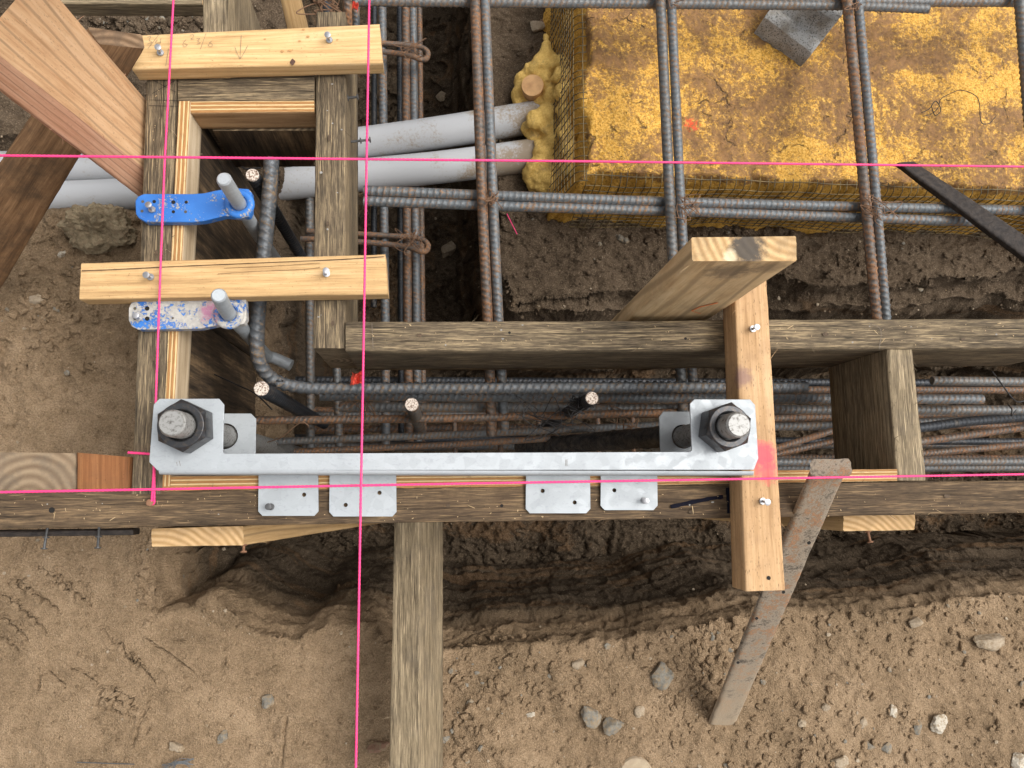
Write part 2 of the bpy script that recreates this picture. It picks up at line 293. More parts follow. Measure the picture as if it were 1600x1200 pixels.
def foamm(top):
    m=M('stained_yellow_foam' if top else 'clean_yellow_foam'); oc=m.coord('Object')
    big=m.noise(oc,7,7,.68,.8); med=m.noise(oc,42,6,.72,.8); fine=m.noise(oc,330,4,.75)
    yel=m.ramp(fine,[(.36,(.36,.17,.025)),(.48,(.66,.345,.05)),(.62,(.80,.49,.125))])
    h=m.math('ADD',m.math('MULTIPLY',med,1.2),m.math('MULTIPLY',fine,.35))
    if top:
        fr=m.noise(oc,150,5,.8); d=m.math('ADD',m.math('MULTIPLY',big,.50),m.math('ADD',m.math('MULTIPLY',med,.22),m.math('MULTIPLY',fr,.38)))
        zz=m.n('SeparateXYZ',{0:oc}).outputs[2]; d=m.math('SUBTRACT',d,m.ramp(m.math('MULTIPLY',zz,-1.0),[(.252,0.0),(.268,.16)]))
        col=m.mix(m.ramp(d,[(.512,0.0),(.545,.66),(.60,.97)]),yel,m.ramp(med,[(.34,(.085,.045,.025)),(.62,(.27,.14,.055))]))
        cr=m.n('TexVoronoi',{'Vector':m.n('VectorMath',{0:oc,1:m.n('VectorMath',{0:m.n('TexNoise',{'Vector':oc,'Scale':14,'Detail':5}).outputs['Color'],1:(.12,.12,.12)},operation='MULTIPLY').outputs[0]},operation='ADD').outputs[0],'Scale':7},feature='DISTANCE_TO_EDGE').outputs['Distance']
        ck=m.ramp(cr,[(0.0,1.0),(.006,1.0),(.016,0.0)]); cm=m.ramp(m.noise(oc,24,4,.6),[(.54,0.0),(.60,1.0)]); ck=m.math('MULTIPLY',ck,cm)
        col=m.mix(m.math('MULTIPLY',ck,.75),col,(.10,.06,.03)); h=m.math('SUBTRACT',h,m.math('MULTIPLY',ck,.8))
        pit=m.ramp(m.noise(oc,260,3,.65),[(.31,1.0),(.37,0.0)]); pm=m.ramp(m.noise(oc,20,3,.6),[(.40,0.0),(.6,1.0)]); col=m.mix(m.math('MULTIPLY',pit,pm),col,(.075,.045,.022)); h=m.math('SUBTRACT',h,m.math('MULTIPLY',pit,.4))
        for (p,r) in ((P(1083,190,-.235),.016),(P(1078,207,-.235),.009)):
            vd=m.n('VectorMath',operation='DISTANCE'); m.set(vd.inputs[0],oc); vd.inputs[1].default_value=tuple(p)
            e=m.math('ADD',m.math('DIVIDE',vd.outputs['Value'],r),m.math('MULTIPLY',m.math('SUBTRACT',m.noise(oc,160,5,.7),.5),2.2))
            col=m.mix(m.ramp(e,[(.5,.95),(.95,0.0)]),col,(.85,.085,.03))
    else:
        d=m.noise(oc,30,5,.7); col=m.mix(m.ramp(d,[(.54,0.0),(.66,.6)]),m.ramp(fine,[(.3,(.56,.33,.07)),(.7,(.82,.57,.18))]),(.22,.14,.07))
    return m.out(col,.65,h=h,hd=.0045,strength=.9,spec=.3)
FOAMT=foamm(True); FOAMB=foamm(False)
CONC=simple('grey_cast_concrete',(.36,.365,.36),.85,0,c2=(.21,.20,.185),sc=70,bump=.0008)
def concm():
    m=M('cast_concrete'); oc=m.coord('Object'); n=m.noise(oc,45,5,.6); p=m.ramp(m.noise(oc,520,2,.6),[(.36,1.0),(.43,0.0)])
    col=m.ramp(n,[(.35,(.25,.225,.19)),(.6,(.39,.385,.37))]); col=m.mix(m.math('MULTIPLY',p,.8),col,(.09,.085,.08)); return m.out(col,.9,h=m.math('SUBTRACT',n,p),hd=.0008,spec=.2)
CONC=concm()
def steelstake():
    m=M('rusted_flat_steel'); oc=m.coord('Object'); n=m.noise(oc,45,7,.72); f=m.noise(oc,330,4,.7)
    k=m.math('ADD',m.math('MULTIPLY',n,.65),m.math('MULTIPLY',f,.35))
    col=m.ramp(k,[(.36,(.06,.048,.038)),(.43,(.16,.128,.095)),(.49,(.31,.255,.19)),(.54,(.21,.15,.10)),(.58,(.38,.20,.10)),(.61,(.20,.12,.08)),(.66,(.12,.07,.045))])
    s=m.n('SeparateXYZ',{0:oc}).outputs[2]; du=m.ramp(m.math('ADD',m.math('MULTIPLY',s,-1.0),m.math('MULTIPLY',n,.2)),[(.30,0.0),(.48,.85)])
    col=m.mix(du,col,(.36,.28,.19)); return m.out(col,.75,.15,h=k,hd=.0015)
SSTEEL=steelstake()
DSTEEL=simple('dark_flat_steel',(.028,.022,.019),.55,.2,c2=(.065,.05,.04),sc=130,bump=.0015)
INK=simple('black_marker_ink',(.010,.010,.016),.9,0,sc=300,spec=.05); PENCIL=simple('pencil_graphite',(.17,.13,.09),.6,0,sc=300); ORPAINT=simple('orange_crayon',(.85,.22,.06),.7,0,sc=300); REDPL=simple('coral_red_plastic_flagging',(.85,.10,.06),.5,0,sc=100,bump=.003)
HOLD=simple('dusty_hole',(.10,.085,.06),.9); HOLE=simple('dark_hole',(.01,.008,.006),.9)
# ------------------------------------------------------------------ geometry builders
def board(name,A,B,mats,label,cat='board',group=None,jit=.0004,cham=.0012,parent=None,splint=0,seg=.007,nside=7,wavy=0.0):
    """A,B: four corners (TL,TR,BR,BL) of the two ends; one long sawn timber"""
    A=[np.array(a,float) for a in A]; B=[np.array(b,float) for b in B]
    L=float(np.linalg.norm(sum(B)/4-sum(A)/4)); ns=int(min(320,max(6,L/seg)))
    # perimeter params: (corner weights)
    per=[]; w_=np.linalg.norm(A[1]-A[0]); t_=np.linalg.norm(A[2]-A[1])
    def side(i,j,ln):
        c=min(cham/ln,.25); fr=[c]+[c+(1-2*c)*k/nside for k in range(1,nside)]+[1-c]
        for q in fr: per.append((i,j,q))
    side(0,1,w_); side(1,2,t_); side(2,3,w_); side(3,0,t_)
    n=len(per); off=RNG.uniform(-50,50,3)
    ra=np.array([A[i]*(1-q)+A[j]*q for i,j,q in per]); rb=np.array([B[i]*(1-q)+B[j]*q for i,j,q in per])
    s=np.linspace(0,1,ns+1)[:,None,None]; V=ra[None]*(1-s)+rb[None]*s
    cen=V.mean(axis=1,keepdims=True); out=V-cen; out/=np.linalg.norm(out,axis=2,keepdims=True)
    Pm=np.arange(n)*(2*(w_+t_)/n); U,Vp=np.meshgrid(s[:,0,0]*L,Pm,indexing='ij')
    th=Vp/(2*(w_+t_))*2*np.pi; rr=.02
    nz=fbm(U*14+off[0],np.cos(th)*2.2+off[1],np.sin(th)*2.2+off[2],3)+.8*perlin(U*90+off[0],np.cos(th)*7+off[1],np.sin(th)*7+off[2])
    V=V+out*(nz*jit)[...,None]
    if wavy:
        q=perlin(U*2.3+off[0],U*0+.3,U*0+off[1])*wavy; V=V+q[...,None]*((A[1]-A[0])/w_)[None,None]
    verts=list(V.reshape(-1,3)); faces=[]; uv=[]; mi=[]
    cum=[0]; 
    for k in range(n): cum.append(cum[-1]+float(np.linalg.norm(ra[(k+1)%n]-ra[k])))
    uo,vo=RNG.uniform(0,20,2)
    for a in range(ns):
        for k in range(n):
            k2=(k+1)%n; faces.append((a*n+k,a*n+k2,(a+1)*n+k2,(a+1)*n+k))
            u0=uo+L*a/ns; u1=uo+L*(a+1)/ns; v0=vo+cum[k]; v1=vo+cum[k+1]
            uv+=[(u0,v0),(u0,v1),(u1,v1),(u1,v0)]
            sd=k//(nside+1); mi.append((2 if sd==0 else 0) if len(mats)>2 else 0)
    for e,base in ((0,0),(1,ns*n)):
        st=len(verts); ring=[verts[base+k] for k in range(n)]; verts+=ring
        f=list(range(st,st+n)); 
        if e==0: f=f[::-1]
        faces.append(tuple(f)); X=(A[1]-A[0])/w_; Y=(A[2]-A[1])/t_; o=ring[0]
        uv+=[(float(np.dot(verts[i]-o,X)),-float(np.dot(verts[i]-o,Y))) for i in f]; mi.append(1 if len(mats)>1 else 0)
    # splinters / raised fibres along the edges
    for _ in range(splint):
        a=random.randrange(1,ns); cidx=random.choice([0,nside,nside+1,2*nside+1,0,nside]); b=verts[a*n+cidx%n]; ln=random.uniform(.002,.011)
        dv=(B[0]-A[0])/L*random.choice([-1,1])*random.uniform(.3,1)+out[a,cidx%n]*random.uniform(.2,1)+RNG.normal(size=3)*.25; dv/=np.linalg.norm(dv)
        sd_=np.cross(dv,RNG.normal(size=3)); sd_/=np.linalg.norm(sd_); st=len(verts); wd=random.uniform(.0001,.00035)
        bend=RNG.normal(size=3)*.0015; verts+=[b-sd_*wd,b+sd_*wd,b+dv*ln*.6+bend+sd_*wd*.7,b+dv*ln*.6+bend-sd_*wd*.7,b+dv*ln+bend*2.4]
        faces+=[(st,st+1,st+2,st+3),(st+3,st+2,st+4)]; z=(uo+.5,vo); uv+=[z]*7; mi+=[0,0]
    o=mesh(name,verts,faces,mats,parent,uv,True,mi)
    # flat caps
    if label: tag(o,label,cat,group)
    return o
def pxboard(name,tl,tr,bl,br,T,mats,label,z=0.0,**kw):
    """px quad of the top face: end A (tl,tr) and end B (bl,br); T = thickness vector (or depth)"""
    g=lambda p: P(p[0],p[1],p[2] if len(p)>2 else z)
    T=Vector((0,0,-T)) if not hasattr(T,'__len__') else Vector(T)
    a,b,c,d=g(tl),g(tr),g(bl),g(br)
    return board(name,[a,b,b+T,a+T],[c,d,d+T,c+T],mats,label,**kw)
def catmull(pts,n=12):
    p=[np.array(q,float) for q in pts]; 
    if len(p)<3: return p
    out=[]; q=[2*p[0]-p[1]]+p+[2*p[-1]-p[-2]]
    for i in range(1,len(q)-2):
        for k in range(n):
            t=k/n; a,b,c,d=q[i-1:i+3]
            out.append(.5*((2*b)+(-a+c)*t+(2*a-5*b+4*c-d)*t*t+(-a+3*b-3*c+d)*t**3))
    out.append(p[-1]); return out
def resample(pts,step):
    p=np.array([list(q) for q in pts],float); d=np.r_[0,np.cumsum(np.linalg.norm(np.diff(p,axis=0),axis=1))]
    n=max(2,int(d[-1]/step)+1); s=np.linspace(0,d[-1],n); return np.stack([np.interp(s,d,p[:,k]) for k in range(3)],1),s
def sweep(name,pts,rfun,mats,parent=None,step=.002,sides=12,caps=True,attr=True,capmat=None,pre=None):
    Pp,s=resample(pts,step); n=len(Pp); T=np.gradient(Pp,axis=0); T/=np.linalg.norm(T,axis=1)[:,None]
    ref=np.array([0,0,1.0]) if abs(T[0][2])<.8 else np.array([0,1.0,0]); N=np.cross(T[0],ref); N/=np.linalg.norm(N); Ns=[N]
    for i in range(1,n):
        N=Ns[-1]-T[i]*np.dot(Ns[-1],T[i]); Ns.append(N/np.linalg.norm(N))
    Ns=np.array(Ns); Bs=np.cross(T,Ns); th=np.arange(sides)*2*np.pi/sides
    SS,TH=np.meshgrid(s,th,indexing='ij'); R,at=rfun(SS,TH,s[-1])
    V=Pp[:,None]+R[...,None]*(np.cos(TH)[...,None]*Ns[:,None]+np.sin(TH)[...,None]*Bs[:,None])
    idx=np.arange(n*sides).reshape(n,sides); nx=np.roll(idx,-1,1)
    Fq=np.stack([idx[:-1],idx[1:],nx[1:],nx[:-1]],-1).reshape(-1,4)
    verts=V.reshape(-1,3); av=at.reshape(-1) if isinstance(at,np.ndarray) else np.zeros(len(verts)); faces=[tuple(f) for f in Fq.tolist()]; mi=[0]*len(faces)
    if caps:
        a=len(verts); verts=np.concatenate([verts,V[0],V[-1]]); av=np.concatenate([av,np.zeros(2*sides)])
        faces.append(tuple(range(a,a+sides))); faces.append(tuple(range(a+2*sides-1,a+sides-1,-1))); k=1 if capmat else 0; mi+=[k,k]
    ms=[mats]+([capmat] if capmat else [])
    return mesh(name,verts,faces,ms,parent,None,True,mi,av if attr else None)
def rebarfn(r,pitch=None,skew=1.0,ribh=None):
    pitch=pitch or r*1.25; ribh=ribh or r*.19
    def f(s,t,L):
        side=np.floor(t/np.pi); tt=(t%np.pi)/np.pi; ph=(s/pitch+skew*tt*(np.where(side>0,1,-1))+side*.5)%1.0
        d=np.abs(ph-.5)*2; rib=1-sstep(.22,.52,1-d) ; rib=sstep(.66,.88,d); env=np.sin(tt*np.pi)**.35
        lon=np.exp(-((np.minimum(tt,1-tt))/.07)**2)
        a=np.maximum(rib*env,lon); return r*.92+ribh*a,a
    return f
def pin(p,z): return P(p[0],p[1],p[2] if len(p)>2 else z)
def rebar(pts,wpx,z,mat,label,group=None,smooth=False,skew=1.0,cap=None,name='rebar',pitch=None,rh=.19):
    zz=pts[0][2] if len(pts[0])>2 else z; r=wpx*mpp(zz)/2*.95
    q=[pin(p,z) for p in pts]
    if smooth: q=catmull(q,14)
    o=sweep(name,q,rebarfn(r,pitch=pitch,skew=skew,ribh=r*rh),mat,step=max(r*.21,.0011),sides=20,capmat=cap)
    return tag(o,label,'rebar',group)
def tube(name,pts,r,mat,parent=None,sides=8,step=.003,smooth=True):
    q=catmull(pts,10) if smooth and len(pts)>2 else pts
    return sweep(name,q,lambda s,t,L:(s*0+r,0),mat,parent,step,sides,attr=False)
def lathe(name,prof,base,axis,mats,parent=None,sides=24,hexa=None):
    """prof: (r,h) list; optional hexa (rot) makes r a hex radius where flagged"""
    ax=Vector(axis).normalized(); q=ax.to_track_quat('Z','Y'); V=[];Fc=[]
    for e in prof:
        r,h=e[0],e[1]; hx=len(e)>2
        for k in range(sides):
            t=2*math.pi*k/sides; rr=r
            if hx:
                a=(t-hexa)%(math.pi/3)-math.pi/6; rr=r/math.cos(a) 
            V.append(Vector(base)+q@Vector((rr*math.cos(t),rr*math.sin(t),h)))
    n=len(prof)
    for i in range(n-1):
        for k in range(sides):
            k2=(k+1)%sides; Fc.append((i*sides+k,i*sides+k2,(i+1)*sides+k2,(i+1)*sides+k))
    if prof[0][0]>0.0001: Fc.append(tuple(range(sides-1,-1,-1)))
    Fc.append(tuple((n-1)*sides+k for k in range(sides)))
    o=mesh(name,V,Fc,mats,parent,None,False); 
    return o
def smooth_angle(o,deg=35):
    me=o.data; me.polygons.foreach_set('use_smooth',[True]*len(me.polygons)); me.set_sharp_from_angle(angle=math.radians(deg))
def nail(u,v,z,parent,mat=None,axis=(0,0,1),h=.012,r=.0037):
    """double-headed form nail; (u,v) = the lower collar on a surface at height z"""
    m=mat or NAILM; ax=Vector(axis)+Vector((random.uniform(-.12,.12),random.uniform(-.12,.12),0)); b=P(u,v,z)
    o=lathe('nail',[(.0015,-.012),(.0015,.0003),(r,.0006),(r,.0018),(.0015,.0020),(.0015,h),(r*.95,h+.0002),(r*.95,h+.0014),(r*.7,h+.0017)],b,ax,m,parent,14)
    smooth_angle(o); return o
def ribbon(name,polys,wd,mat,parent,z=None):
    V=[];Fc=[]
    for pl in polys:
        q=[pin(p,z) for p in pl]; q=[Vector(a) for a in catmull(q,5)] if len(q)>2 else q
        st=len(V)
        for i,p in enumerate(q):
            t=(q[min(i+1,len(q)-1)]-q[max(i-1,0)]); t.z=0; t.normalize(); s_=Vector((-t.y,t.x,0))*wd/2*random.uniform(.75,1.2); V+=[p+s_,p-s_]
        for i in range(len(q)-1): a=st+2*i; Fc.append((a,a+1,a+3,a+2))
    return mesh(name,V,Fc,mat,parent,None,False)
def plate(name,outline,holes,top,th,mat,parent=None,bevel=.0006):
    """outline/holes: world xy loops; flat sheet with real holes"""
    loops=[[Vector((x,y,0)) for x,y in outline]]+[[Vector((x,y,0)) for x,y in h] for h in holes]
    tr=geometry.tessellate_polygon(loops); flat=[p for l in loops for p in l]; n=len(flat)
    V=[(p.x,p.y,top) for p in flat]+[(p.x,p.y,top-th) for p in flat]; Fc=[]
    for t in tr:
        a,b,c=[flat[i] for i in t]; up=(b-a).cross(c-a).z>0; t=tuple(t) if up else tuple(t)[::-1]
        Fc.append(t); Fc.append(tuple(i+n for i in t[::-1]))
    st=0
    for li,l in enumerate(loops):
        m_=len(l); area=sum(l[i].x*l[(i+1)%m_].y-l[(i+1)%m_].x*l[i].y for i in range(m_)); ccw=area>0
        for i in range(m_):
            j=(i+1)%m_; q=(st+i,st+i+n,st+j+n,st+j)
            if (ccw and li==0) or (not ccw and li>0): q=q
            else: q=q[::-1]
            Fc.append(q)
        st+=m_
    o=mesh(name,V,Fc,mat,parent,None,False)
    if bevel:
        b=o.modifiers.new('bevel','BEVEL'); b.width=bevel; b.segments=2; b.limit_method='ANGLE'; b.angle_limit=math.radians(40)
    return o
def circ(c,r,n=20): return [(c[0]+r*math.cos(2*math.pi*k/n),c[1]+r*math.sin(2*math.pi*k/n)) for k in range(n)]
def xy(p,z): q=P(p[0],p[1],z); return (q.x,q.y)
_ico={}
def ico(sub):
    if sub not in _ico:
        import bmesh; bm=bmesh.new(); bmesh.ops.create_icosphere(bm,subdivisions=sub,radius=1)
        _ico[sub]=(np.array([v.co[:] for v in bm.verts]),np.array([[v.index for v in f.verts] for f in bm.faces])); bm.free()
    return _ico[sub]
def rockverts(sub,sc,seed,rough=.35,facet=True):
    V,Fc=ico(sub); r=np.random.default_rng(seed); o=r.uniform(0,90,3)
    D=1+rough*fbm(V[:,0]*1.1+o[0],V[:,1]*1.1+o[1],V[:,2]*1.1+o[2],3)
    W=V*D[:,None]
    if facet:
        for _ in range(7):
            nrm=r.normal(size=3); nrm/=np.linalg.norm(nrm); h=r.uniform(.55,.85); d=W@nrm-h; W=W-np.where(d>0,d,0)[:,None]*nrm*.9
    return W*np.array(sc),Fc
# ------------------------------------------------------------------ ground
G=-.38; FLOOR=-.84
pit=[(-.285,2.2),(-.285,.10),(-.285,-.02)]+[xy(p,G) for p in ((236,840),(240,900),(252,962),(300,962),(340,948),(400,978),(470,992),(560,975),(600,1000),(700,1016),(830,1012),(960,1000),(1080,980),(1180,965),(1300,962),(1430,955),(1600,925),(2000,905))]+[(1.7,.30)]+[xy(p,-.40) for p in ((1600,420),(1500,438),(1400,452),(1300,440),(1200,425),(1100,440),(1000,455),(880,470),(800,480),(782,430),(778,300),(770,150),(764,0))]+[(.075,2.2)]
groove=[xy(p,G) for p in ((-600,222),(300,214),(300,338),(-600,352))]
def grid_axis(lo,hi,step,far,k=1.25):
    a=list(np.arange(lo,hi,step)); s=step; x=hi
    while x<far: a.append(x); s*=k; x+=s
    s=step; x=lo-step
    while x>-far: a.insert(0,x); s*=k; x-=s
    return np.array(a)
gx=grid_axis(-.80,1.32,.0022,30); gy=grid_axis(-.52,1.10,.0021,30); gy=np.sort(np.unique(np.concatenate([gy,gy[(gy>-.31)&(gy<-.06)]+.00095])))
X,Y=np.meshgrid(gx,gy,indexing='ij')
Z=np.full(X.shape,G)+.012*fbm(X*3,Y*3,X*0,3)+.006*fbm(X*14,Y*14,X*0+4,3)+.0022*fbm(X*55,Y*55,X*0+9,4,.6)
Z+=.0024*sstep(.05,.6,fbm(X*5+8,Y*5,X*0,3))*(1-np.abs(fbm(X*30,Y*30,X*0+7,3)))
Z+=sstep(.1,.2,Y)*(.006*fbm(X*18,Y*26,X*0+3,4,.55,ridge=True))
_ll=P(180,1030,G); calm=sstep(.30,.12,np.hypot((X-_ll.x)*.8,(Y-_ll.y)*1.3)) if False else 1-sstep(.10,.26,np.hypot((X-_ll.x)*.7,(Y-_ll.y)*1.2))
Z=G+(Z-G)*(1-.62*calm)
clod=sstep(.1,.7,fbm(X*6+3,Y*6+8,X*0,2)); Z+=clod*.0028*fbm(X*45,Y*45,X*0+2,3,ridge=True)
ne=sstep(.02,.12,X)*sstep(.22,.34,Y); Z-=.028*ne
dg=-sdpoly(X,Y,groove)+.006*fbm(X*14,Y*14,X*0+1,3); Z=Z-(.072)*sstep(0,.03,dg)
d=-sdpoly(X,Y,pit); d=d+(.018-.010*sstep(-.1,.05,X)*(Y<0))*fbm(X*7,Y*7,X*0+5,3,.42)+.0012*fbm(X*40,Y*40,X*0+5,2)
wd=.065+.11*sstep(.22,.34,Y)*sstep(.08,.16,X)+.02*(Y<-.1)
t=np.clip(d/wd,0,1); st_=t+(.018+.035*(Y>0))*np.sin(t*19+3*fbm(X*3,Y*3,X*0,2)); t=np.clip(st_,0,1); t=np.where(d>0,t,0); t=t*t*(3-2*t)*.45+t*.55
fl=FLOOR+.03*fbm(X*8,Y*8,X*0+11,4)+.008*fbm(X*40,Y*40,X*0,3,ridge=True)
Z=Z*(1-t)+fl*t
# boot tread left in the dust
def groovepx(lines,wd_,dep,z=G):
    global Z
    for pl in lines:
        q=[P(a,b,z) for a,b in pl]; x0=min(p.x for p in q)-.02;x1=max(p.x for p in q)+.02;y0=min(p.y for p in q)-.02;y1=max(p.y for p in q)+.02
        i0,i1=np.searchsorted(gx,[x0,x1]); j0,j1=np.searchsorted(gy,[y0,y1]); sx=X[i0:i1,j0:j1]; sy=Y[i0:i1,j0:j1]; dd=np.full(sx.shape,1e9)
        for a,b in zip(q,q[1:]):
            ex,ey=b.x-a.x,b.y-a.y; tt=np.clip(((sx-a.x)*ex+(sy-a.y)*ey)/(ex*ex+ey*ey+1e-9),0,1); dd=np.minimum(dd,np.hypot(sx-a.x-ex*tt,sy-a.y-ey*tt))
        Z[i0:i1,j0:j1]-=dep*np.exp(-(dd/wd_)**2)-dep*.45*np.exp(-((dd-wd_*2)/wd_)**2)
def zig(x,y,n):
    r=[(x,y)]
    for k in range(n): r+=[(x+9,y+1.5),(x+12,y+6),(x+14,y+11)]; x+=14; y+=11
    return r
groovepx([zig(20,908,3),zig(60,893,4),zig(84,905,4),zig(36,915,4),zig(0,933,5),zig(0,968,3),zig(0,998,2),[(22,912),(26,922),(36,925)],
  [(158,1078),(150,1104),(166,1108)],[(155,1091),(168,1094)],[(162,1078),(176,1080)],[(183,1084),(172,1108),(190,1116)],[(178,1096),(192,1099)],[(185,1084),(200,1090)],[(207,1092),(196,1116),(212,1122)],[(202,1106),(214,1108)],
  [(60,1042),(58,1075)],[(75,1050),(100,1072)],[(110,1045),(150,1068)],[(190,1005),(196,1030),(215,1045)],[(160,985),(175,1008),(190,1010)],[(230,1000),(262,1022),(300,1050)],[(208,1028),(240,1070)],[(225,1112),(208,1165)],[(448,1120),(444,1160),(440,1196)]],.0021,.0040)
groovepx([[(36,615),(24,616),(27,628),(40,629)],[(25,640),(38,637),(42,650),(30,653),(25,648)],[(4,665),(16,668),(24,655),(40,660)],[(24,570),(26,585)],[(42,575),(44,590)],[(70,572),(66,585)]],.0018,.0034)
VX=np.stack([X,Y,Z],-1)
# crumbly overhangs: push steep faces sideways with 3-D noise
gxz=np.gradient(Z,axis=0)/np.gradient(X,axis=0); gyz=np.gradient(Z,axis=1)/np.gradient(Y,axis=1); steep=sstep(.5,2.2,np.hypot(gxz,gyz))
for c,o_ in ((0,0),(1,31)):
    VX[...,c]+=steep*(.011*fbm(X*(4 if c else 6)+o_,Y*9,Z*15,3,.42)+.0010*fbm(X*45+o_,Y*50,Z*60,2))
VX[...,1]+=steep*(.0045*fbm(X*2.2,Y*0+3,Z*26,4,.55)*np.where(Y<0,-1,1)+.0015*fbm(X*7,Y*0,Z*60,3))
for c,o_ in ((0,5),(1,45)): VX[...,c]+=steep*.0035*fbm(X*30+o_,Y*30,Z*34,3,.6,ridge=True)
VX[...,2]+=steep*.002*fbm(X*12,Y*22+9,Z*22,2)
nx_,ny_=X.shape; idx=np.arange(nx_*ny_).reshape(nx_,ny_); Fg=np.stack([idx[:-1,:-1],idx[1:,:-1],idx[1:,1:],idx[:-1,1:]],-1).reshape(-1,4)
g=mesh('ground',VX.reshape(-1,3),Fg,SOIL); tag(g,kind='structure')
def gz(x,y):
    i=int(np.clip(np.searchsorted(gx,x),0,nx_-1)); j=int(np.clip(np.searchsorted(gy,y),0,ny_-1)); return float(Z[i,j])
def gpx(u,v,it=4):
    z=G
    for _ in range(it): p=P(u,v,z); z=gz(p.x,p.y)
    return Vector((p.x,p.y,z))
# loose crumbs and gravel (uncountable)
def scatter(name,n,sizer,zone,mat,seed,sub=1,flat=.7,label=None):
    r=np.random.default_rng(seed); V=[];Fc=[];k=0; base=[rockverts(sub,(1,1,1),seed*10+i,.5) for i in range(9)]
    cnt=0
    while cnt<n:
        p=zone(r); 
        if p is None: continue
        s=sizer(r); B,Fi=base[r.integers(9)]; a=r.uniform(0,6.28); cs,sn=math.cos(a),math.sin(a); W=B*np.array([s,s*r.uniform(.6,1),s*r.uniform(.4,flat)])
        W=np.stack([W[:,0]*cs-W[:,1]*sn,W[:,0]*sn+W[:,1]*cs,W[:,2]],1)+np.array([p[0],p[1],p[2]+s*.33]); V.append(W); Fc.append(Fi+k); k+=len(W); cnt+=1
    o=mesh(name,np.concatenate(V),np.concatenate(Fc),mat,None,None,False); tag(o,label,'gravel',kind='stuff'); return o
def zones(lst):
    ws=np.array([a[4] for a in lst],float); ws/=ws.sum()
    def f(r):
        a=lst[r.choice(len(lst),p=ws)]; u,v=r.normal(a[0],a[2]),r.normal(a[1],a[3]); 
        if not(-60<u<1680 and -60<v<1260): return None
        return gpx(u,v)
    return f
def uni(r): return gpx(r.uniform(-40,1640),r.uniform(-30,1230))
pw=lambda lo,hi:(lambda r: lo*(hi/lo)**(r.random()**1.6))
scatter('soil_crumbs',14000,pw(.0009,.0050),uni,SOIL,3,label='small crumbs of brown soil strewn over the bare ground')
CZ=zones([(1100,1010,40,45,3),(1075,1080,35,40,2),(720,1120,35,50,2.2),(65,480,45,50,2),(190,30,70,22,5),(290,25,40,20,3),(120,20,40,20,1.5),(1180,352,60,10,1.5),(120,450,40,40,1),(1290,1080,110,60,1.6),(230,840,25,20,1),(270,880,60,30,1),(780,1040,70,35,1.5),(1300,1180,120,30,1.4),(1540,1010,60,40,1),(1380,950,150,20,1),(800,330,40,15,.8),(950,385,110,28,2),(1450,400,100,30,1.4),(60,830,60,10,.6)])
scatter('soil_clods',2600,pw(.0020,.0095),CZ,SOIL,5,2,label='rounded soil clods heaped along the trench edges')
scatter('gravel',700,pw(.0010,.0042),uni,ROCKT,8,label='pale gravel chips scattered over the soil')
scatter('grey_gravel',200,pw(.0016,.0065),CZ,ROCKG,9,label='grey gravel chips mixed into the loose soil')
def stone(u,v,rpx,mat,label,asp=.8,rot=0,name='stone',fl=.6):
    p=gpx(u,v); r=rpx*mpp(p.z)/2; big=name=='rock'; W,Fi=rockverts(5 if big else 4,(r,r*asp,r*fl),int(u*7+v)%9999,.4 if big else .32,not big)
    if big: W=W*(1+.10*fbm(W[:,0]*90,W[:,1]*90,W[:,2]*90,3,.6,True))[:,None]
    c,s=math.cos(rot),math.sin(rot)
    W=np.stack([W[:,0]*c-W[:,1]*s,W[:,0]*s+W[:,1]*c,W[:,2]],1); W=W+.03*r*fbm(W[:,0]*400,W[:,1]*400,W[:,2]*400,3)[:,None]
    o=mesh(name,W,Fi,mat,None,None,True); o.data.set_sharp_from_angle(angle=math.radians(28)); o.location=(p.x,p.y,p.z+r*fl*.25); return tag(o,label,'stone')
stone(168,362,88,ROCKS,'large lumpy brown rock below the grey conduits, beside the left form board',.68,-.1,'rock',.95)
stone(97,397,16,ROCKW,'small pale curved stone lower left of the large lumpy brown rock',.6,.5)
stone(60,470,26,ROCKT,'flat tan stone at the left edge beneath the leaning brown plank',.7,.2)
stone(840,42,30,ROCKT,'tan stone half buried in damp soil left of the top of the yellow foam',.6)
stone(850,38,22,ROCKR,'reddish round stone at the top of the wire mesh left edge',1,0)
stone(1033,1056,40,ROCKG,'largest flat grey stone left of the rusty stake foot',.95,.3)
stone(921,1117,30,ROCKG,'upright grey slate chip right of the wooden strut',1.3,.3)
stone(957,1134,34,ROCKG,'rounded grey stone just right of the upright slate chip',.85,.2)
stone(829,1116,15,ROCKW,'small white oval pebble between the strut and the slate chip',.6,.3)
stone(903,1036,22,ROCKT,'square tan stone just below the trench edge',.75,.1)
stone(999,1110,16,ROCKT,'small tan stone above the round wooden disc',1.3)
stone(591,1166,32,ROCKR,'reddish oval stone touching the left side of the wooden strut',.6,.35)
stone(736,1100,14,ROCKG,'small grey stone in the crumbs right of the wooden strut',1.1)
stone(697,1152,14,ROCKG,'small grey stone tucked against the lower right side of the strut',1.2)
stone(1466,1128,32,ROCKW,'large pale stone in the dirt at lower right',.9,.4)
stone(1394,1110,16,ROCKW,'small pale stone left of the large pale stone at lower right',1.2,.2)
stone(1433,1136,15,ROCKG,'narrow grey stone leaning between two pale stones at lower right',1.5,.1)
stone(1348,1128,16,ROCKT,'angular tan stone below the small hollow right of the stake foot',.8,.7)
stone(1291,1105,14,ROCKT,'dark tan cube shaped stone up and right of the stake foot',.9,.5)
stone(1252,1130,15,ROCKT,'tan pebble level with the stake foot on its right',1,.5)
stone(1384,1168,20,ROCKG,'pale grey square stone near the bottom edge, rightmost of a pair',.9,.2)
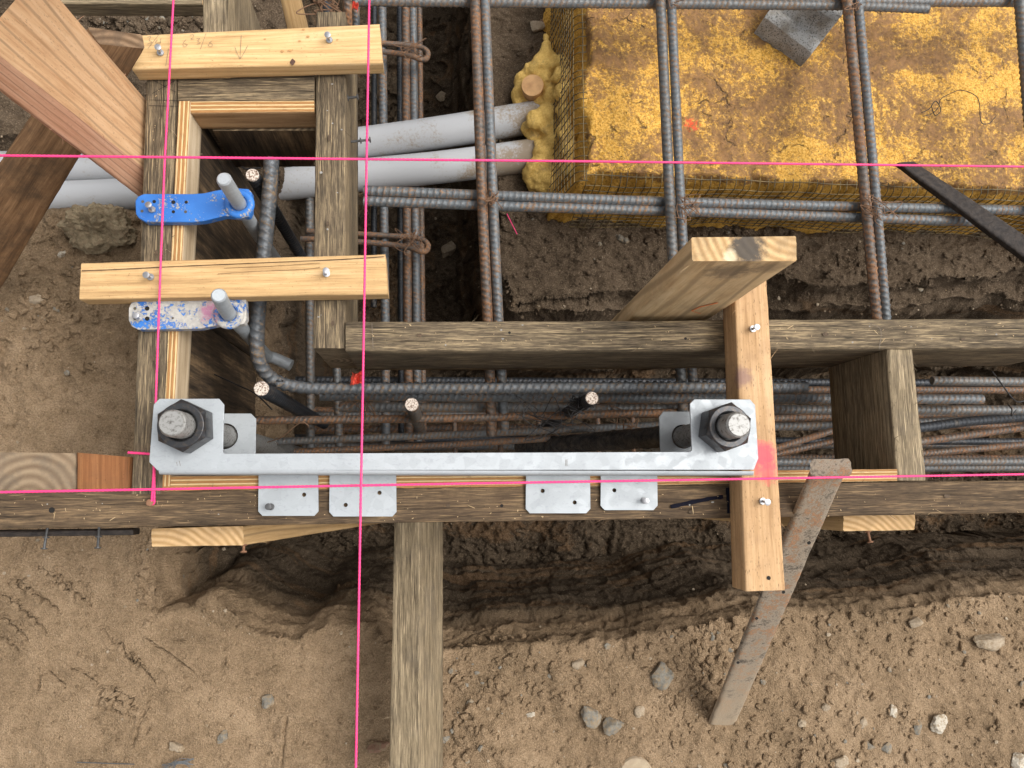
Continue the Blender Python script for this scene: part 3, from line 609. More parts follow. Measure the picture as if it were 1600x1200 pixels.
stone(1357,1165,17,ROCKG,'grey wedge stone near the bottom edge, leftmost of a pair',.7,-.5)
stone(1311,1190,28,ROCKT,'broad tan stone cut by the bottom edge of the photo',.8,.3)
stone(1588,1190,30,ROCKW,'broad pale stone in the bottom right corner',.8,.2)
stone(1428,972,28,ROCKT,'tan stone sitting on the trench lip at right',.7,.2)
stone(1545,1000,52,ROCKT,'large dusty mound of stone near the right edge',.55,.1)
stone(419,1094,20,ROCKG,'grey square stone left of the long pink string at bottom',1.1,.2)
stone(349,1150,20,ROCKG,'dark grey stone near the bottom edge left of the square stone',.9,.2)
stone(275,1165,26,ROCKT,'flat tan flake above the blue scribble of wire at bottom left',.6,-.4)
stone(1205,388,20,ROCKR,'brown soil stone under the leaning plank end',.8)
stone(690,150,22,ROCKT,'round stone embedded in the dark trench wall left of the rusty rebar',.9)
stone(700,390,30,ROCKT,'oval stone embedded low in the dark trench wall',.8,1.2)
stone(970,372,12,ROCKG,'small grey pebble, upper of two below the yellow foam',1.5,.4)
stone(978,376,13,ROCKG,'small grey pebble, lower of two below the yellow foam',.8,.2)
# ------------------------------------------------------------------ form boards
zf=0.0
b_left=pxboard('form_board',(231,119),(277,119),(203,772),(251,772),.14,[OLD,EG_O],'old weathered form board on edge running down the left, under both cleats',jit=.0007,splint=60,wavy=.002)
pxboard('plywood_strip',(279,158),(297,158),(249,760),(266,760),.045,[PLY,PLYE,PLYE],'narrow fresh plywood strip along the inner side of the left form board',z=-.001,jit=.0003,cham=.0004,splint=15)
def panel(name,a,b,zt,zb,th,off,label,mats,**kw):
    A=P(a[0],a[1],0); B=P(b[0],b[1],0); n=Vector(off); A0=Vector((A.x,A.y,zt))+n; B0=Vector((B.x,B.y,zt))+n; w=Vector(th); T=Vector((0,0,zb-zt))
    # grain runs vertically
    return board(name,[A0,B0,B0+w,A0+w],[A0+T,B0+T,B0+w+T,A0+w+T],mats,label,cat='panel',**kw)
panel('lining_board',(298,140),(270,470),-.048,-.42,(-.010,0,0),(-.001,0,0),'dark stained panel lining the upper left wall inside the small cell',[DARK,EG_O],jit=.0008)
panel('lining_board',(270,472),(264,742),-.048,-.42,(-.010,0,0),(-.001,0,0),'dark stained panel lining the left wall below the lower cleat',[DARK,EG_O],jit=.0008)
pxboard('form_crosspiece',(278,118),(278,157),(491,116),(491,155),.14,[OLD,EG_O],'short weathered crosspiece closing the top of the small cell',z=-.001,jit=.0007,splint=25)
pxboard('plywood_strip',(298,158.5),(298,176),(491,157),(491,174.5),.040,[PLYD,PLYE,PLYE],'short plywood strip against the weathered crosspiece at the top of the cell',z=-.003,jit=.0003,cham=.0004)
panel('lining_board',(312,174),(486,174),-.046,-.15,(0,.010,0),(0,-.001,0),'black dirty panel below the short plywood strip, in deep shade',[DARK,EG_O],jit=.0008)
b_mid=pxboard('form_board',(495,19),(540,19),(489,544),(538,544),.14,[OLD,EG_O],'old weathered form board on edge down the middle, crossed by both cleats',z=-.002,jit=.0008,splint=70,wavy=.002)
b_north=pxboard('form_board',(540,502),(540,548),(1700,497),(1700,543),.14,[OLD,EG_O],'long weathered form board running to the right edge above the rebars',jit=.0008,splint=130,wavy=.0015)
b_wal=pxboard('form_board',(-120,771),(-120,829),(1700,751),(1700,801),.14,[OLD2,EG_O],'long dark muddy form board across the whole width carrying the steel tabs',jit=.0008,splint=150,wavy=.0015)
pxboard('plywood_strip',(251,744),(251,771),(1402,733),(1402,751.5),.045,[PLYD,PLYE,PLYE],'long plywood strip along the upper side of the muddy form board',z=-.0012,jit=.0005,cham=.0004,splint=60)
pxboard('spreader_block',(1386,546),(1426,546),(1401,751),(1447,751),.14,[OLDG,EG_O],'grey fuzzy spreader block standing between the two long form boards at right',z=-.003,jit=.0009,splint=90)
cl1=pxboard('cleat',(221,54,.027),(206,108,.027),(593,37,.027),(598,98,.027),.024,[FRESH,EG_F],'clean yellow cleat at the top with pencil figures, nailed across the form boards',jit=.0003,splint=6)
cl2=pxboard('cleat',(127,411,.027),(124,468,.027),(602,397,.027),(606,459,.027),.024,[FRESH2,EG_F],'yellow cleat with a long dark crack, between the two blue holders',jit=.0003,splint=6)
pole=pxboard('batten',(1147,425,.04),(1197,425,.04),(1165,924,.04),(1227,922,.04),.038,[FIRP,EG_F],'upright fir batten with pink paint spot nailed across both long form boards',jit=.0004,splint=12)
# leaning plank
F0=P(1082,408,.20);F1=P(985,500,-.025);R0=P(1245,408,.20);R1=P(1106,499,-.025);B0=P(1080,371,.205);C0=P(1244,369,.205)
ax=((F1-F0)+(R1-R0))/2; Tv=B0-F0; Tv=Tv-ax.normalized()*Tv.dot(ax.normalized())*.0
lean=board('leaning_plank',[B0,F0,R0,C0],[B0+ax*1.9,F0+ax*1.9,R0+ax*1.9,C0+ax*1.9],[LEAN,EG_L],'pale plank with charred end grain leaning against the upper side of the long form board','plank',jit=.0003,splint=8)
mk=[]
strut_T=Vector((.031,0,-.083))
pxboard('strut',(616,806,-.205),(656,806,-.19),(606,1260,-.225),(655,1260,-.21),strut_T,[OLDG,EG_O],'grey weathered strut running down from the muddy form board to the bottom edge',jit=.0008,splint=70,cat='strut')
# timber ends at the left
pxboard('timber_block',(-60,706),(118,708),(-60,772),(118,771),.09,[EG_B,EG_O],'grey timber block with curved growth rings at the left edge',z=-.006,jit=.0005)
pxboard('timber_block',(119,707),(202,714),(119,770),(201,770),.09,[ORANGE,EG_O],'orange brown timber block wedged against the left form board',z=-.003,jit=.0006,cham=.002)
# big fir brace rising to the upper left: (ridge line splits wide face and lower face)
RA=P(228,264,-.02);UA=P(229,156,-.02);LA=P(222,312,-.05)
def ray(p,q,z): return P(p,q,z)
ZB=.25
RBx=P(-30,62,ZB);UB=P(60,-42,ZB);LB=P(-30,122,ZB-.035)
board('diagonal_brace',[UA,RA,LA,UA+(LA-RA)],[UB,RBx,LB,UB+(LB-RBx)],[FIRR,EG_F,FIR],'big reddish fir brace rising diagonally at the upper left corner','brace',jit=.0003,splint=10)
a1,a2,a3,a4=P(136,42,.062),P(222,54,.062),P(226,76,.055),P(155,69,.055)
dx=P(32,250,-.085)-P(155,69,.055)
dxr=P(122,250,-.085)-P(226,76,.055); dd=(dx+dxr)/2
board('diagonal_plank',[a1,a2,a3,a4],[a+k*2.6 for a,k in ((a1,dx),(a2,dxr),(a3,dxr),(a4,dx))],[STAKE,EG_S],'dark brown plank passing beneath the big fir brace at upper left','plank',jit=.0006,splint=15)
# short braces under the muddy board
def brace(q,za,corner,target,zt,label,mats,**kw):
    A=[P(u,v,za) for u,v in q]; D=P(target[0],target[1],zt)-P(corner[0],corner[1],za)
    return board('brace_end',A,[a+D for a in A],mats,label,'brace',**kw)
br1=brace([(237,826),(380,822),(381,852),(237,854)],-.045,(381,852),(600,817),-.36,'pale brace with sawn end grain poking out under the muddy board at left',[BRACE,EG_F],jit=.0006,splint=20)
br2=brace([(1318,803),(1430,802),(1429,828),(1318,830)],-.045,(1318,830),(1040,806),-.30,'pale brace with blue stained end under the muddy board at right',[BRACE,EG_F],jit=.0006,splint=20)
pxboard('stub_board',(317,-90),(356,-90),(317,117),(356,117),.26,[OLDG,EG_O],'wide grey streaked board on edge above the top cleat',z=-.012,jit=.0008,splint=20)
pxboard('slanted_brace',(425,-60,-.12),(455,-60,-.12),(452,60,-.18),(485,60,-.18),.05,[BRACE,EG_F],'tan slanted brace behind the top of the cell, right of the grey streaked board',jit=.0005,cat='brace')
pxboard('edge_board',(85,-28),(85,5),(316,-28),(316,6),.03,[OLDG,EG_F],'tan board edge along the very top of the photo at left',z=-.20,jit=.0005)
# steel bars
stk=pxboard('steel_stake',(1271,738,.055),(1322,741,.055),(1110,1132,-.375),(1149,1134,-.385),(-.003,.003,-.005),[SSTEEL],'rusty flat steel stake leaning from the muddy board down to the dirt',jit=.0006,cham=.003,cat='stake')
hd=board('stake_head',[P(1266,717,.068),P(1331,717,.068),P(1331,745,.056),P(1266,745,.056)],[P(1271,721,.062),P(1326,721,.062),P(1325,746,.052),P(1271,746,.052)],[SSTEEL],None,jit=.0012,cham=.004,parent=stk,seg=.002)
for (u,v,z) in ((1264,848,-.06),(1224,925,-.15),(1182,966,-.20),(1153,1035,-.27),(1200,1000,-.22)):
    if (u,v)==(1200,1000): continue
    k=(v-741)/391.; zz=.055-.43*k*( (H-.055)/(H-.055+.43*(1-k)) ) ; o=lathe('hole',[(.0022,0),(.0022,.0006)],P(u,v,zz+.0016),(0,-.5,.9),HOLE,stk,12)
pxboard('steel_stake',(1403,254,-.19),(1430,252,-.19),(1668,452,-.06),(1690,425,-.06),.012,[DSTEEL],'flat black steel stake lying slantwise over the yellow foam at right',jit=.0008,cham=.002,cat='stake')
sb=pxboard('steel_bar',(-140,831),(-140,841),(208,826),(208,836),.02,[DSTEEL],'thin dark steel bar under the muddy board at the left edge',z=-.10,jit=.0008,cat='bar')
# ------------------------------------------------------------------ nails (parts of the timber they are driven into)
for (u,v,z,p,m) in ((251,83,.0275,cl1,NAILM),(515,63,.0275,cl1,NAILM),(236,433,.0275,cl2,NAILM),(510,428,.0275,cl2,NAILM),(1176,514,.0405,pole,NAILM),(1191,783,.0405,pole,NAILM)):
    nail(u,v,z,p,m)
lathe('nail_hole',[(.0022,0),(.0022,.0004)],P(1201,903,.0403),(0,0,1),HOLE,pole,10)
nail(542,153,-.028,b_mid,NAILD,axis=(1,.15,.1)); nail(562,220,-.06,b_mid,NAILD,axis=(1,0,.1))
nail(72,838,-.09,b_wal,NAILD,axis=(0,-1,.15),h=.013); nail(154,837,-.09,b_wal,NAILD,axis=(0,-1,.15),h=.013)
nail(1356,829,-.055,br2,NAILR,axis=(0,-1,.2),h=.013); nail(381,850,-.05,br1,NAILR,axis=(0,-1,.3),h=.008)
# knots, nail holes and pencil marks
def blob(name,u,v,z,rx,ry,mat,parent):
    V=[P(u+rx*math.cos(t)*random.uniform(.8,1.15),v+ry*math.sin(t)*random.uniform(.8,1.15),z) for t in np.linspace(0,2*math.pi,15)[:-1]]
    return mesh(name,V,[tuple(range(len(V)))[::-1]],mat,parent,None,False)
KNOT=simple('knot_wood',(.10,.045,.025),.7,0,c2=(.04,.018,.012),sc=300); KNL=simple('pale_knot',(.50,.27,.10),.7,0,sc=300)
blob('knot',457,97,.0279,4,5,KNOT,cl1)
for (u,v,a) in ((453,79,3.5),(468,64,2.6),(441,80,3),(481,57,3),(474,46,2.5),(414,61,2),(527,62,2)): blob('knot',u,v,.0278,a,a*.55,KNL,cl1)
for (u,v) in ((446,521),(796,520),(1071,529),(1175,533)): lathe('nail_hole',[(.0016,0),(.0016,.0004)],P(u,v,.0004),(0,0,1),HOLE,b_north,10) if u>540 else None
lathe('nail_hole',[(.0018,0),(.0018,.0004)],P(784,790,.0004),(0,0,1),HOLE,b_wal,10); lathe('nail_hole',[(.003,0),(.003,.0004)],P(81,797,.0004),(0,0,1),HOLE,b_wal,10)
KNO=simple('old_knot',(.06,.038,.02),.8,0,c2=(.13,.085,.05),sc=260,bump=.001); SPL=simple('concrete_splatter',(.32,.31,.29),.9,0,c2=(.22,.21,.19),sc=200,bump=.001)
for (u,v,a,b,p_) in ((655,524,4.5,3,b_north),(905,515,3.5,2.5,b_north),(1290,522,5,3,b_north),(1505,530,3.5,2.2,b_north),(515,215,3,5,b_mid),(512,350,2.6,4,b_mid),(520,505,3,4.5,b_mid),(330,800,5,3,b_wal),(700,790,4,2.5,b_wal),(1080,800,4,2.6,b_wal),(1480,775,5,3,b_wal),(244,395,2.6,4.4,b_left),(240,560,2.8,4.2,b_left)): blob('knot',u,v,.0017,a,b,KNO,p_)
rs_=random.Random(5)
for k in range(26):
    p_,u,v=rs_.choice(((b_north,rs_.uniform(560,1590),rs_.uniform(506,540)),(b_wal,rs_.uniform(20,1590),rs_.uniform(780,805)),(b_mid,rs_.uniform(496,534),rs_.uniform(130,500))))
    a=rs_.uniform(.8,2.4); blob('splatter',u,v,.0018,a,a*rs_.uniform(.5,1),SPL,p_)
Z1=.0282
ribbon('pencil_writing',[[(230,58),(236,57),(233,62),(237,66),(230,69)],[(249,53),(231,76)],[(246,62),(243,67),(252,66)],[(252,59),(249,71)],
  [(291,61),(286,68),(288,73),(293,70),(288,68)],[(297,55),(302,54),(302,58),(298,61),(304,61)],[(301,51),(302,48)],[(304,52),(305,49)],[(307,60),(312,60),(309,64),(313,67),(307,69)],[(322,52),(313,77)],[(329,67),(325,70),(329,73),(332,70),(329,67)],[(327,67),(331,64)],
  [(377,55),(375,92)],[(367,73),(370,82),(375,92)],[(387,71),(381,83),(375,92)],[(263,76),(259,103)]],.0004,PENCIL,cl1,Z1)
CRK=simple('dark_crack',(.07,.035,.015),.9)
ribbon('crack',[[(128,423),(180,421),(260,417),(330,414),(400,411),(470,408),(540,405),(600,401)]],.0009,CRK,cl2,Z1)
ribbon('crack',[[(340,428),(400,424),(470,421),(500,418)],[(350,419),(420,416),(500,411)]],.0004,CRK,cl2,Z1)
ribbon('marker_line',[[(1048,792),(1075,786),(1105,780),(1130,776)],[(1137,762),(1139,782),(1140,802)]],.0048,INK,b_wal,.0016)
ribbon('pencil_mark',[[(1357,505),(1376,515),(1374,545)]],.0006,PENCIL,b_north,.0012); ribbon('pencil_mark',[[(581,505),(583,545)]],.0006,PENCIL,b_north,.0012)
for q_ in ([(237,124),(275,144)],[(273,126),(238,146)],[(233,156),(277,157)],[(233,165),(278,166)]): ribbon('pencil_mark',[q_],.0004,INK,b_left,.0009)
fa=(F1-F0); 
def onlean(s,t): # s along axis, t across the front face
    q=F0+ax*s+(R0-F0)*t; n=(R0-F0).cross(ax).normalized(); n=n if n.z>0 or n.y<0 else -n
    return q+n*.0009*(1 if n.y<0 else -1)
q=[onlean(.64,.80),onlean(.72,.66),onlean(.80,.62),onlean(.86,.78)]
V=[];Fc=[]
for i,p in enumerate(q): 
    s_=ax.normalized()*.0014+(R0-F0).normalized()*.0008; V+=[p+s_,p-s_]
for i in range(3): Fc.append((2*i,2*i+1,2*i+3,2*i+2))
mesh('crayon_mark',V,Fc,ORPAINT,lean,None,False)
# ------------------------------------------------------------------ rebar mat over the foam
g1='vertical rebars crossing above the yellow foam'; g2='horizontal rebars of the mat over the foam'; g3='horizontal rebars in the trench between the forms'; g4='rebars lying deep in the dark upper trench'
def R(*a,**k): return rebar(*a,**k)
R([(741,-40,-.13),(753,300,-.145),(762,500,-.165),(766,610,-.19),(768,680,-.22)],17,-.13,RR,'rust orange rebar, left bar of the leftmost vertical pair',g1,smooth=True)
R([(756,-40,-.13),(770,300,-.145),(779,500,-.165),(785,610,-.19),(788,670,-.22)],16,-.13,RB,'blue grey rebar, right bar of the leftmost vertical pair',g1,smooth=True)
R([(1030,-40,-.13),(1046,300,-.145),(1056,480,-.165),(1065,600,-.19),(1068,660,-.21)],17.5,-.13,RBG,'brown grey rebar, left bar of the vertical pair passing behind the leaning plank',g1,smooth=True)
R([(1047,-40,-.13),(1063,300,-.145),(1074,480,-.165),(1083,600,-.19),(1086,650,-.21)],16,-.13,RB,'blue grey rebar, right bar of the vertical pair passing behind the leaning plank',g1,smooth=True)
R([(1320,-40,-.13),(1351,300,-.145),(1370,500,-.17),(1376,560,-.19)],19,-.13,RR,'rust streaked rebar, left bar of the vertical pair right of the concrete spacer',g1,smooth=True)
R([(1337,-40,-.13),(1368,300,-.145),(1385,500,-.17),(1391,560,-.19)],17,-.13,RB,'blue grey rebar, right bar of the vertical pair right of the concrete spacer',g1,smooth=True)
R([(1590,-40,-.13),(1604,140,-.14),(1620,330,-.145)],19,-.13,RBG,'rusty vertical rebar cut by the top right edge of the photo',g1)
R([(560,2,-.15),(1000,6,-.15),(1330,9,-.15),(1450,14,-.15)],17,-.15,RBG,'horizontal rebar along the top edge, its end stopping over the foam',g2)
R([(520,-9,-.153),(1000,-8,-.15),(1350,3,-.15),(1700,4,-.15)],17,-.15,RBG,'horizontal rebar half cut by the top edge of the photo',g2)
R([(568,298,-.165),(780,306,-.165),(1050,316,-.165),(1340,323,-.165),(1700,331,-.165)],17,-.165,RB,'horizontal rebar along the lower foam edge, upper of the pair',g2,skew=.3)
R([(568,314,-.165),(780,322,-.165),(1050,330,-.165),(1340,340,-.165),(1560,348,-.165)],16.5,-.165,RB,'horizontal rebar along the lower foam edge, lower of the pair',g2,skew=.8)
# trench bars
R([(424,248,-.035),(421,300,-.04),(412,400,-.05),(402,500,-.06),(404,560,-.075),(426,592,-.095),(470,605,-.11),(540,607,-.12),(700,607,-.125),(900,606,-.125),(1260,605,-.125)],22,-.10,RBN,'thick bent corner rebar turning from the small cell into the trench',None,smooth=True,skew=1.0,rh=.27)
R([(500,618,-.19),(900,621,-.19),(1250,623,-.19),(1535,624,-.19)],16,-.19,RB,'grey rebar directly below the thick corner bar, ending right of the spreader block',g3)
R([(530,636,-.23),(760,637,-.23),(1250,640,-.23),(1700,641,-.23)],15,-.23,RBG,'grey brown rebar, third from the top in the trench',g3,skew=.6)
R([(380,657,-.20),(700,654,-.20),(1030,645,-.21),(1140,642,-.21)],12,-.20,RR,'thin yellow rusted rebar just above the steel template',g3)
R([(430,690,-.31),(740,678,-.31),(1030,664,-.31),(1120,661,-.31)],11,-.31,RBG,'dark thin rebar sloping up to the right behind the steel template',g3)
R([(460,706,-.36),(700,695,-.36),(960,679,-.36),(1080,674,-.36)],9.5,-.36,RR,'rusty thin rebar sloping just above the template bar',g3)
R([(1456,595),(1700,598)],15,-.20,RBG,'rusty ended rebar, topmost to the right of the spreader block',g3)
R([(1180,609),(1700,610)],11,-.34,RR,'thin brown rebar under the topmost one right of the spreader block',g3)
R([(1195,667),(1320,665),(1440,660),(1560,655)],13,-.36,RBG,'dull grey rebar disappearing behind the middle of the spreader block',g3)
R([(1380,672),(1440,668),(1520,658),(1700,644)],15,-.28,RK,'black ribbed rebar right of the spreader block, bent upward to the right',g3,smooth=True,skew=.2,pitch=.007)
R([(1185,709,-.33),(1292,676,-.33),(1400,643,-.33)],10,-.33,RR,'orange rusted rebar slanting up in the gap left of the spreader block',g3)
R([(1185,716,-.37),(1292,692,-.37),(1420,664,-.37)],10,-.37,RR,'second orange rusted rebar slanting under the first left of the spreader block',g3)
R([(1340,704,-.31),(1440,690,-.31),(1700,654,-.31)],12,-.31,RR,'orange rusted rebar slanting up right of the spreader block, under the black ribbed one',g3)
R([(1340,720,-.38),(1440,709,-.38),(1700,686,-.38)],11,-.38,RR,'lower orange rusted rebar right of the spreader block, above the lowest grey bar',g3)
R([(1180,722),(1700,721)],13,-.36,RBG,'grey rebar lying lowest, just above the long plywood strip',g3)
R([(1180,655,-.5),(1700,640,-.5)],12,-.5,RR,'deep brown rebar barely visible at the bottom of the trench',g3)
g5='rebars at the very bottom of the trench'
for yy,dy,zz_,w_,mt,lb in ((594,3,-.52,12,RK,'deepest dark rebar seen just below the long upper form board'),(650,-6,-.50,11,RBG,'deep grey rebar showing between the thin yellow one and the black sleeve'),
  (671,-4,-.56,11,RR,'deep rusty rebar running behind the painted uprights'),(684,4,-.48,11,RK,'deep black rebar just above the black taped sleeve'),(699,-3,-.55,12,RBG,'deep grey rebar mostly hidden by the template bar'),
  (713,2,-.50,11,RR,'deep rusty rebar left of the steel stake head, above the lowest grey bar'),(734,-2,-.46,12,RBG,'grey rebar hugging the long plywood strip at the right edge'),(640,8,-.58,10,RR,'deep brown rebar crossing under the grey bars right of the batten')):
    R([(430,yy,zz_),(1000,yy+dy,zz_),(1700,yy+dy*1.6,zz_)],w_,zz_,mt,lb,g5)
# upper trench
R([(585,-30),(584,480)],9,-.50,RK,'dark rebar in the upper trench, nearest the middle form board',g4)
R([(597,-30),(600,330),(602,500),(603,700)],13,-.43,RB,'blue grey rebar in the upper trench passing through the tie loops',g4)
R([(624,-30),(626,500),(627,690)],9,-.50,RK,'thin dark rebar between the grey and orange ones in the upper trench',g4)
R([(634,-30),(637,500),(640,690)],13,-.44,RR,'orange rusted rebar in the upper trench',g4)
R([(645,-30),(651,500),(653,690)],12.5,-.44,RB,'blue grey rebar touching the orange one in the upper trench',g4)
R([(655,-30),(660,500),(662,690)],9,-.48,RR,'dark brown rebar, rightmost in the upper trench',g4)
R([(483,180),(485,700)],13,-.44,RBG,'grey rebar half hidden left of the middle form board',g4)
R([(525,540),(530,700)],12,-.42,RBG,'rusty grey rebar below the foot of the middle form board',g4)
R([(543,-30,-.12),(543,20,-.14),(545,110,-.2)],15,-.12,RR,'rusty rebar behind the top end of the middle form board',None)
R([(556,-30,-.2),(557,110,-.24)],12,-.2,RB,'blue grey rebar with red mark behind the top end of the middle board',None)
R([(508,-30,-.2),(512,30,-.2)],15,-.2,RK,'dark rebar stub at the very top beside the tangled wire',None)
for k,(u,z_) in enumerate(((711,-.5),(782,-.5),(843,-.5),(935,-.5),(990,-.5))):
    o=sweep('stirrup',[P(u-3,600,-.5),P(u,700,-.5),P(u+1,760,-.5)],rebarfn(.0042),RR,step=.002,sides=12); tag(o,('first','second','third','fourth','rightmost')[k]+' from the left of the rusty stirrup bars seen deep behind the template bar','stirrup','stirrups deep in the trench')
def stirrup(y,dz,label):
    pts=[P(470,y-8,dz),P(520,y-6,dz),P(600,y,dz),P(640,y+6,dz),P(658,y+12,dz),P(667,y+10,dz-.01),P(668,y,dz-.015),P(655,y-8,dz-.02),P(620,y-12,dz-.02),P(480,y-20,dz-.02)]
    o=sweep('stirrup',catmull(pts,10),rebarfn(.0050,ribh=.0003),RR,step=.002,sides=12); return tag(o,label,'stirrup','tie loops round the upper trench rebars')
stirrup(81,-.40,'rusty tie loop round the upper trench rebars, beside the top cleat'); stirrup(381,-.40,'rusty tie loop round the upper trench rebars, beside the lower cleat')
# painted-top uprights
def upright(u,v,z,w,zb,mat,label,tilt=(0,0)):
    a=P(u,v,z); r=w*mpp(z)/2; b=Vector((a.x+tilt[0],a.y+tilt[1],zb))
    e=empty('rebar_upright',a,label,'rebar','upright rebars with cream painted tops')
    sweep('bar',[b,a-Vector((0,0,.003))],rebarfn(r,pitch=r*1.1,skew=.15),mat,e,step=.0016,sides=20)
    c=lathe('painted_end',[(r*.98,0),(r*1.0,.002),(r*.93,.0032)],a-Vector((0,0,.003)),(0,0,1),PAINTED,e,20)
upright(394,273,-.03,21,-.42,RK,'upright rebar with cream painted top inside the cell, tied to the bent bar')
upright(408,607,-.03,23,-.50,RK,'upright rebar with cream painted top at the curve of the bent corner bar')
upright(643,632,-.05,21,-.50,RBG,'upright rebar with cream painted top right of the central pink string')
upright(925,622,-.04,21,-.50,RK,'upright rebar with cream painted top wound with black wire, mid trench')
# ------------------------------------------------------------------ conduits
def pipe(pts,z,label):
    q=[pin(p,z) for p in pts]; r=.0270
    return tag(sweep('conduit',catmull(q,12),lambda s,t,L:(s*0+r,0),PVCD,step=.008,sides=48,attr=False),label,'pipe','grey conduits running left to right')
pipe([(-260,250,-.42),(0,261,-.42),(200,262,-.43),(420,240,-.43),(570,223,-.42),(700,205,-.40),(835,183,-.38),(880,176,-.38)],-.42,'upper grey conduit, its right end dusted with soil at the foam')
pipe([(-260,318,-.41),(0,312,-.41),(150,307,-.41),(400,292,-.43),(570,273,-.42),(700,260,-.40),(835,242,-.38),(880,236,-.38)],-.42,'lower grey conduit, its right end buried in yellow foam')
# ------------------------------------------------------------------ foam slab, blobs and mesh
fx0=P(905,283,-.24).x; fy0=P(905,285,-.24).y
ax_=np.arange(fx0-.10,1.25,.0024); ay_=np.arange(fy0-.06,1.05,.0024); FX,FY=np.meshgrid(ax_,ay_,indexing='ij')
sd=np.minimum((FX-fx0+.018)*.5,FY-fy0)+.007*fbm(FX*13,FY*13,FX*0,4); 
bump_=.005*fbm(FX*5,FY*5,FX*0+1,2)+.0035*np.abs(fbm(FX*17,FY*17,FX*0+5,4))+.0022*np.abs(fbm(FX*60,FY*60,FX*0+5,3))
edge=1-sstep(.0,.05,sd); bump_+=edge*.012*np.abs(fbm(FX*22,FY*22,FX*0+8,3))
FZ=-.245+bump_; tt=sstep(-.012,.020,sd); FZ=FZ*tt+(-.44)*(1-tt)
FV=np.stack([FX,FY,FZ],-1); stp=sstep(.05,.95,1-np.abs(2*tt-1))
for c,o_ in ((0,0),(1,20)): FV[...,c]+=stp*.013*fbm(FX*28+o_,FY*28,FZ*34,3)
n0,n1=FX.shape; ii=np.arange(n0*n1).reshape(n0,n1)
tag(mesh('foam_slab',FV.reshape(-1,3),np.stack([ii[:-1,:-1],ii[1:,:-1],ii[1:,1:],ii[:-1,1:]],-1).reshape(-1,4),FOAMT),'broad slab of dirty yellow spray foam filling the upper right','foam')
def blobs(lst,label,seed,grow=1.0,dz=0):
    V=[];Fc=[];k=0
    for i,(u,v,z,rp) in enumerate(lst):
        p=P(u,v,z+dz); r=rp*grow*mpp(z); W,Fi=rockverts(3,(r,r,r*.9),seed+i,.28,False); V.append(W+np.array(p)); Fc.append(Fi+k); k+=len(W)
    o=mesh('foam_overflow',np.concatenate(V),np.concatenate(Fc),FOAMB); m=o.modifiers.new('remesh','REMESH'); m.mode='VOXEL'; m.voxel_size=.0028; m.use_smooth_shade=True
    s=o.modifiers.new('smooth','SMOOTH'); s.iterations=5
    tx=bpy.data.textures.new('lump','CLOUDS'); tx.noise_scale=.014; dsp=o.modifiers.new('disp','DISPLACE'); dsp.texture=tx; dsp.strength=.008; dsp.mid_level=.5; dsp.texture_coords='GLOBAL'
    return tag(o,label,'foam')
blobs([(853,58,-.36,5),(853,72,-.36,7),(854,88,-.36,12),(846,100,-.36,13),(838,112,-.37,15),(824,128,-.38,17),(812,150,-.39,13),(812,160,-.39,10),(850,130,-.37,18),(862,105,-.36,16),(868,140,-.36,16),(880,120,-.33,14),(884,145,-.32,15),(886,175,-.32,14),(888,205,-.32,15),(890,232,-.32,14),(893,262,-.33,15),(878,98,-.34,11),(862,165,-.37,18),(848,160,-.38,16),
  (838,188,-.36,14),(825,200,-.38,10),(855,185,-.36,18),(868,200,-.36,18),(845,210,-.38,16),(870,225,-.36,18),(855,240,-.37,20),(842,262,-.37,17),(828,272,-.38,12),(836,282,-.38,14),(855,282,-.37,18),(872,270,-.37,20),(870,292,-.38,14),(888,298,-.38,14),(885,250,-.36,18),(890,280,-.36,18)],'lumpy overflow of clean yellow foam swallowing the conduit ends',40,1.28,.012)
blobs([(912,345,-.42,14),(925,345,-.42,12),(938,346,-.42,11),(950,345,-.42,12),(962,344,-.42,15),(978,348,-.42,10)],'small drip of yellow foam below the rebar pair, nearest the leftmost rebars',90)
blobs([(1035,350,-.42,9),(1046,345,-.42,12),(1062,346,-.42,11),(1078,345,-.42,13),(1092,345,-.42,13),(1106,344,-.42,12),(1120,344,-.42,12),(1140,343,-.42,11)],'drip of yellow foam below the rebar pair, above the leaning plank',95)
blobs([(1500,330,-.42,14),(1515,332,-.42,13),(1530,333,-.42,12),(1550,334,-.42,12),(1570,334,-.42,12)],'drip of yellow foam below the rebar pair beside the black steel stake',99)
